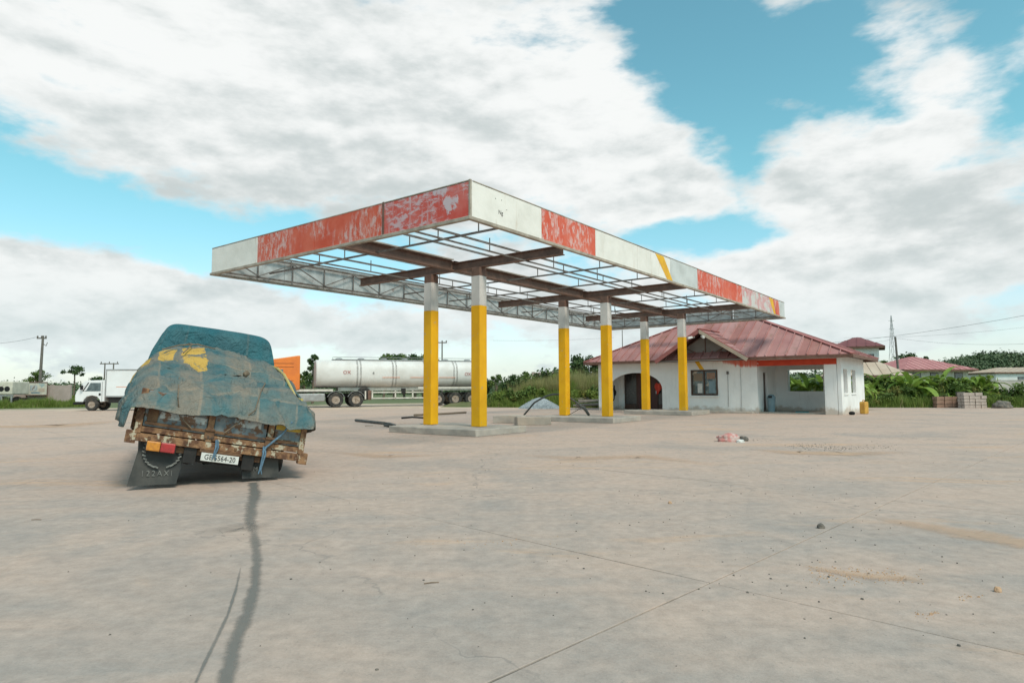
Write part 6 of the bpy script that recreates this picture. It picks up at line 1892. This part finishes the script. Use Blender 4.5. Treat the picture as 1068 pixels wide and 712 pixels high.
tree_px(tp_tall, 8.5, 967, 371, 200, 'palm_like_tree', 'tiny lone tree above the pink red roof ridge')
for i, (px, py, d) in enumerate(((505, 391, 72), (518, 389, 70), (534, 387, 76), (550, 386, 80), (498, 394, 68))):
    tree_px((tp_round, tp_loose)[i % 2], 7.0, px, py, d, 'leafy_tree', ['second low tree from the left behind the bank', 'third low tree from the left behind the bank', 'fourth low tree from the left behind the bank', 'rightmost low tree behind the bank, by the block wall', 'leftmost low tree behind the bank, by the nearest column'][i], 'low trees behind the grass bank', i)

# poles, pylon, wires
def pole(px, py_top, d, label, arms=(), r=.12, name='utility_pole', lean=0.0):
    top = aty(px, py_top, d).z; p_ = at_d(px, d)
    t = thing(name, label, 'pole', p_)
    MB().tube([(0, 0, -.1), (lean * .5, 0, top * .5), (lean, 0, top)], [r * 1.25, r, r * .75], 8).build('shaft', M['pole'], t)
    for z, w in arms:
        MB().box(-w, w, -.06, .06, top - z - .06, top - z + .06).build('crossarm', M['pole'], t)
        for x in (-w * .9, 0, w * .9): MB().lathe([(.05, top - z + .06), (.08, top - z + .12), (.05, top - z + .25)], 'z', 8, (x, 0, 0)).build('insulator', M['pole'], t)
    return t, Vector((p_.x, p_.y, top))


_, LP = pole(41, 350, 62, 'tall pole with bracket rising behind the left wall', ((.25, .45),), .13, lean=.12)
MB().tube([(0, 0, 0), (.35, 0, -.25), (.45, 0, .1)], .035, 5).build('bracket', M['pole'], _).location = (.12, 0, LP.z - .75)
# twin pole frame left
tw = thing('twin_pole_frame', 'pair of poles with a shared crossarm above the white box truck', 'pole', at_d(113, 110))
top = aty(113, 379, 110).z
for x in (-.75, .75): MB().tube([(x, 0, -.1), (x, 0, top + .1)], [.14, .10], 8).build('shaft', M['pole'], tw)
MB().box(-1.6, 1.6, -.08, .08, top - .12, top + .05).build('crossarm', M['pole'], tw)
for x in (-1.4, 0, 1.4): MB().lathe([(.05, top + .05), (.09, top + .15), (.05, top + .35)], 'z', 8, (x, 0, 0)).build('insulator', M['pole'], tw)
pole(461, 355, 75, 'lamp pole standing behind the tank beside the nearest column', ((.25, .55),), .09)
_, RP = pole(938.5, 351, 78, 'leaning pole beside the pylon on the right', (), .14, lean=-.25)
pole(636, 342, 90, 'thin pole left of the shop behind the canopy', (), .07, 'thin_pole'); pole(650, 344, 92, 'second thin pole just left of the shop roof slope', (), .07, 'thin_pole')
# lattice pylon
py_ = thing('lattice_pylon', 'thin grey lattice pylon far behind the houses', 'pylon', at_d(933, 230))
ptop = aty(932.5, 329, 230).z
for i in range(9):
    z0, z1 = ptop * i / 9, ptop * (i + 1) / 9; w0, w1 = 1.5 * (1 - i / 9.4), 1.5 * (1 - (i + 1) / 9.4)
    for a, b_ in (((-1, -1), (1, -1)), ((1, -1), (1, 1)), ((1, 1), (-1, 1)), ((-1, 1), (-1, -1))):
        MB().bar((a[0] * w0, a[1] * w0, z0), (a[0] * w1, a[1] * w1, z1), .10, .10).build('lattice_bar', M['silver'], py_)
        MB().bar((a[0] * w0, a[1] * w0, z0), (b_[0] * w1, b_[1] * w1, z1), .05, .05).build('lattice_bar', M['silver'], py_)
for z in (.93, .82): MB().box(-1.0, 1.0, -.08, .08, ptop * z - .06, ptop * z + .06).build('crossarm', M['silver'], py_)


def wire(p, q, sag, label, r=.02):
    p, q = Vector(p), Vector(q); pts = []
    for i in range(25):
        t = i / 24; v = p.lerp(q, t); v.z -= sag * 4 * t * (1 - t); pts.append(v - p)
    o = MB().tube(pts, r, 5).build('power_line', M['wire'], None); o.location = p
    return tag(o, label, 'wire')


wire(aty(760, 362, 95), aty(1110, 321, 62), 1.0, 'upper dark power line crossing the sky on the right', .016)
wire(RP + Vector((0, 0, -.2)), aty(1110, 356, 60), .5, 'power line running right from the leaning pole', .010)
wire(aty(870, 357, 100), RP + Vector((0, 0, -.2)), .4, 'power line between the shop roof and the leaning pole', .010)
wire(aty(880, 352, 120), aty(1110, 336, 100), .7, 'thin middle power line above the red roofed house', .012)
wire(LP + Vector((-.35, 0, -.1)), aty(-40, 358, 58), .3, 'power line running left from the tall pole', .014)
wire(aty(514, 355, 105), aty(640, 352, 105), .2, 'thin power line between the columns above the grass bank', .012)
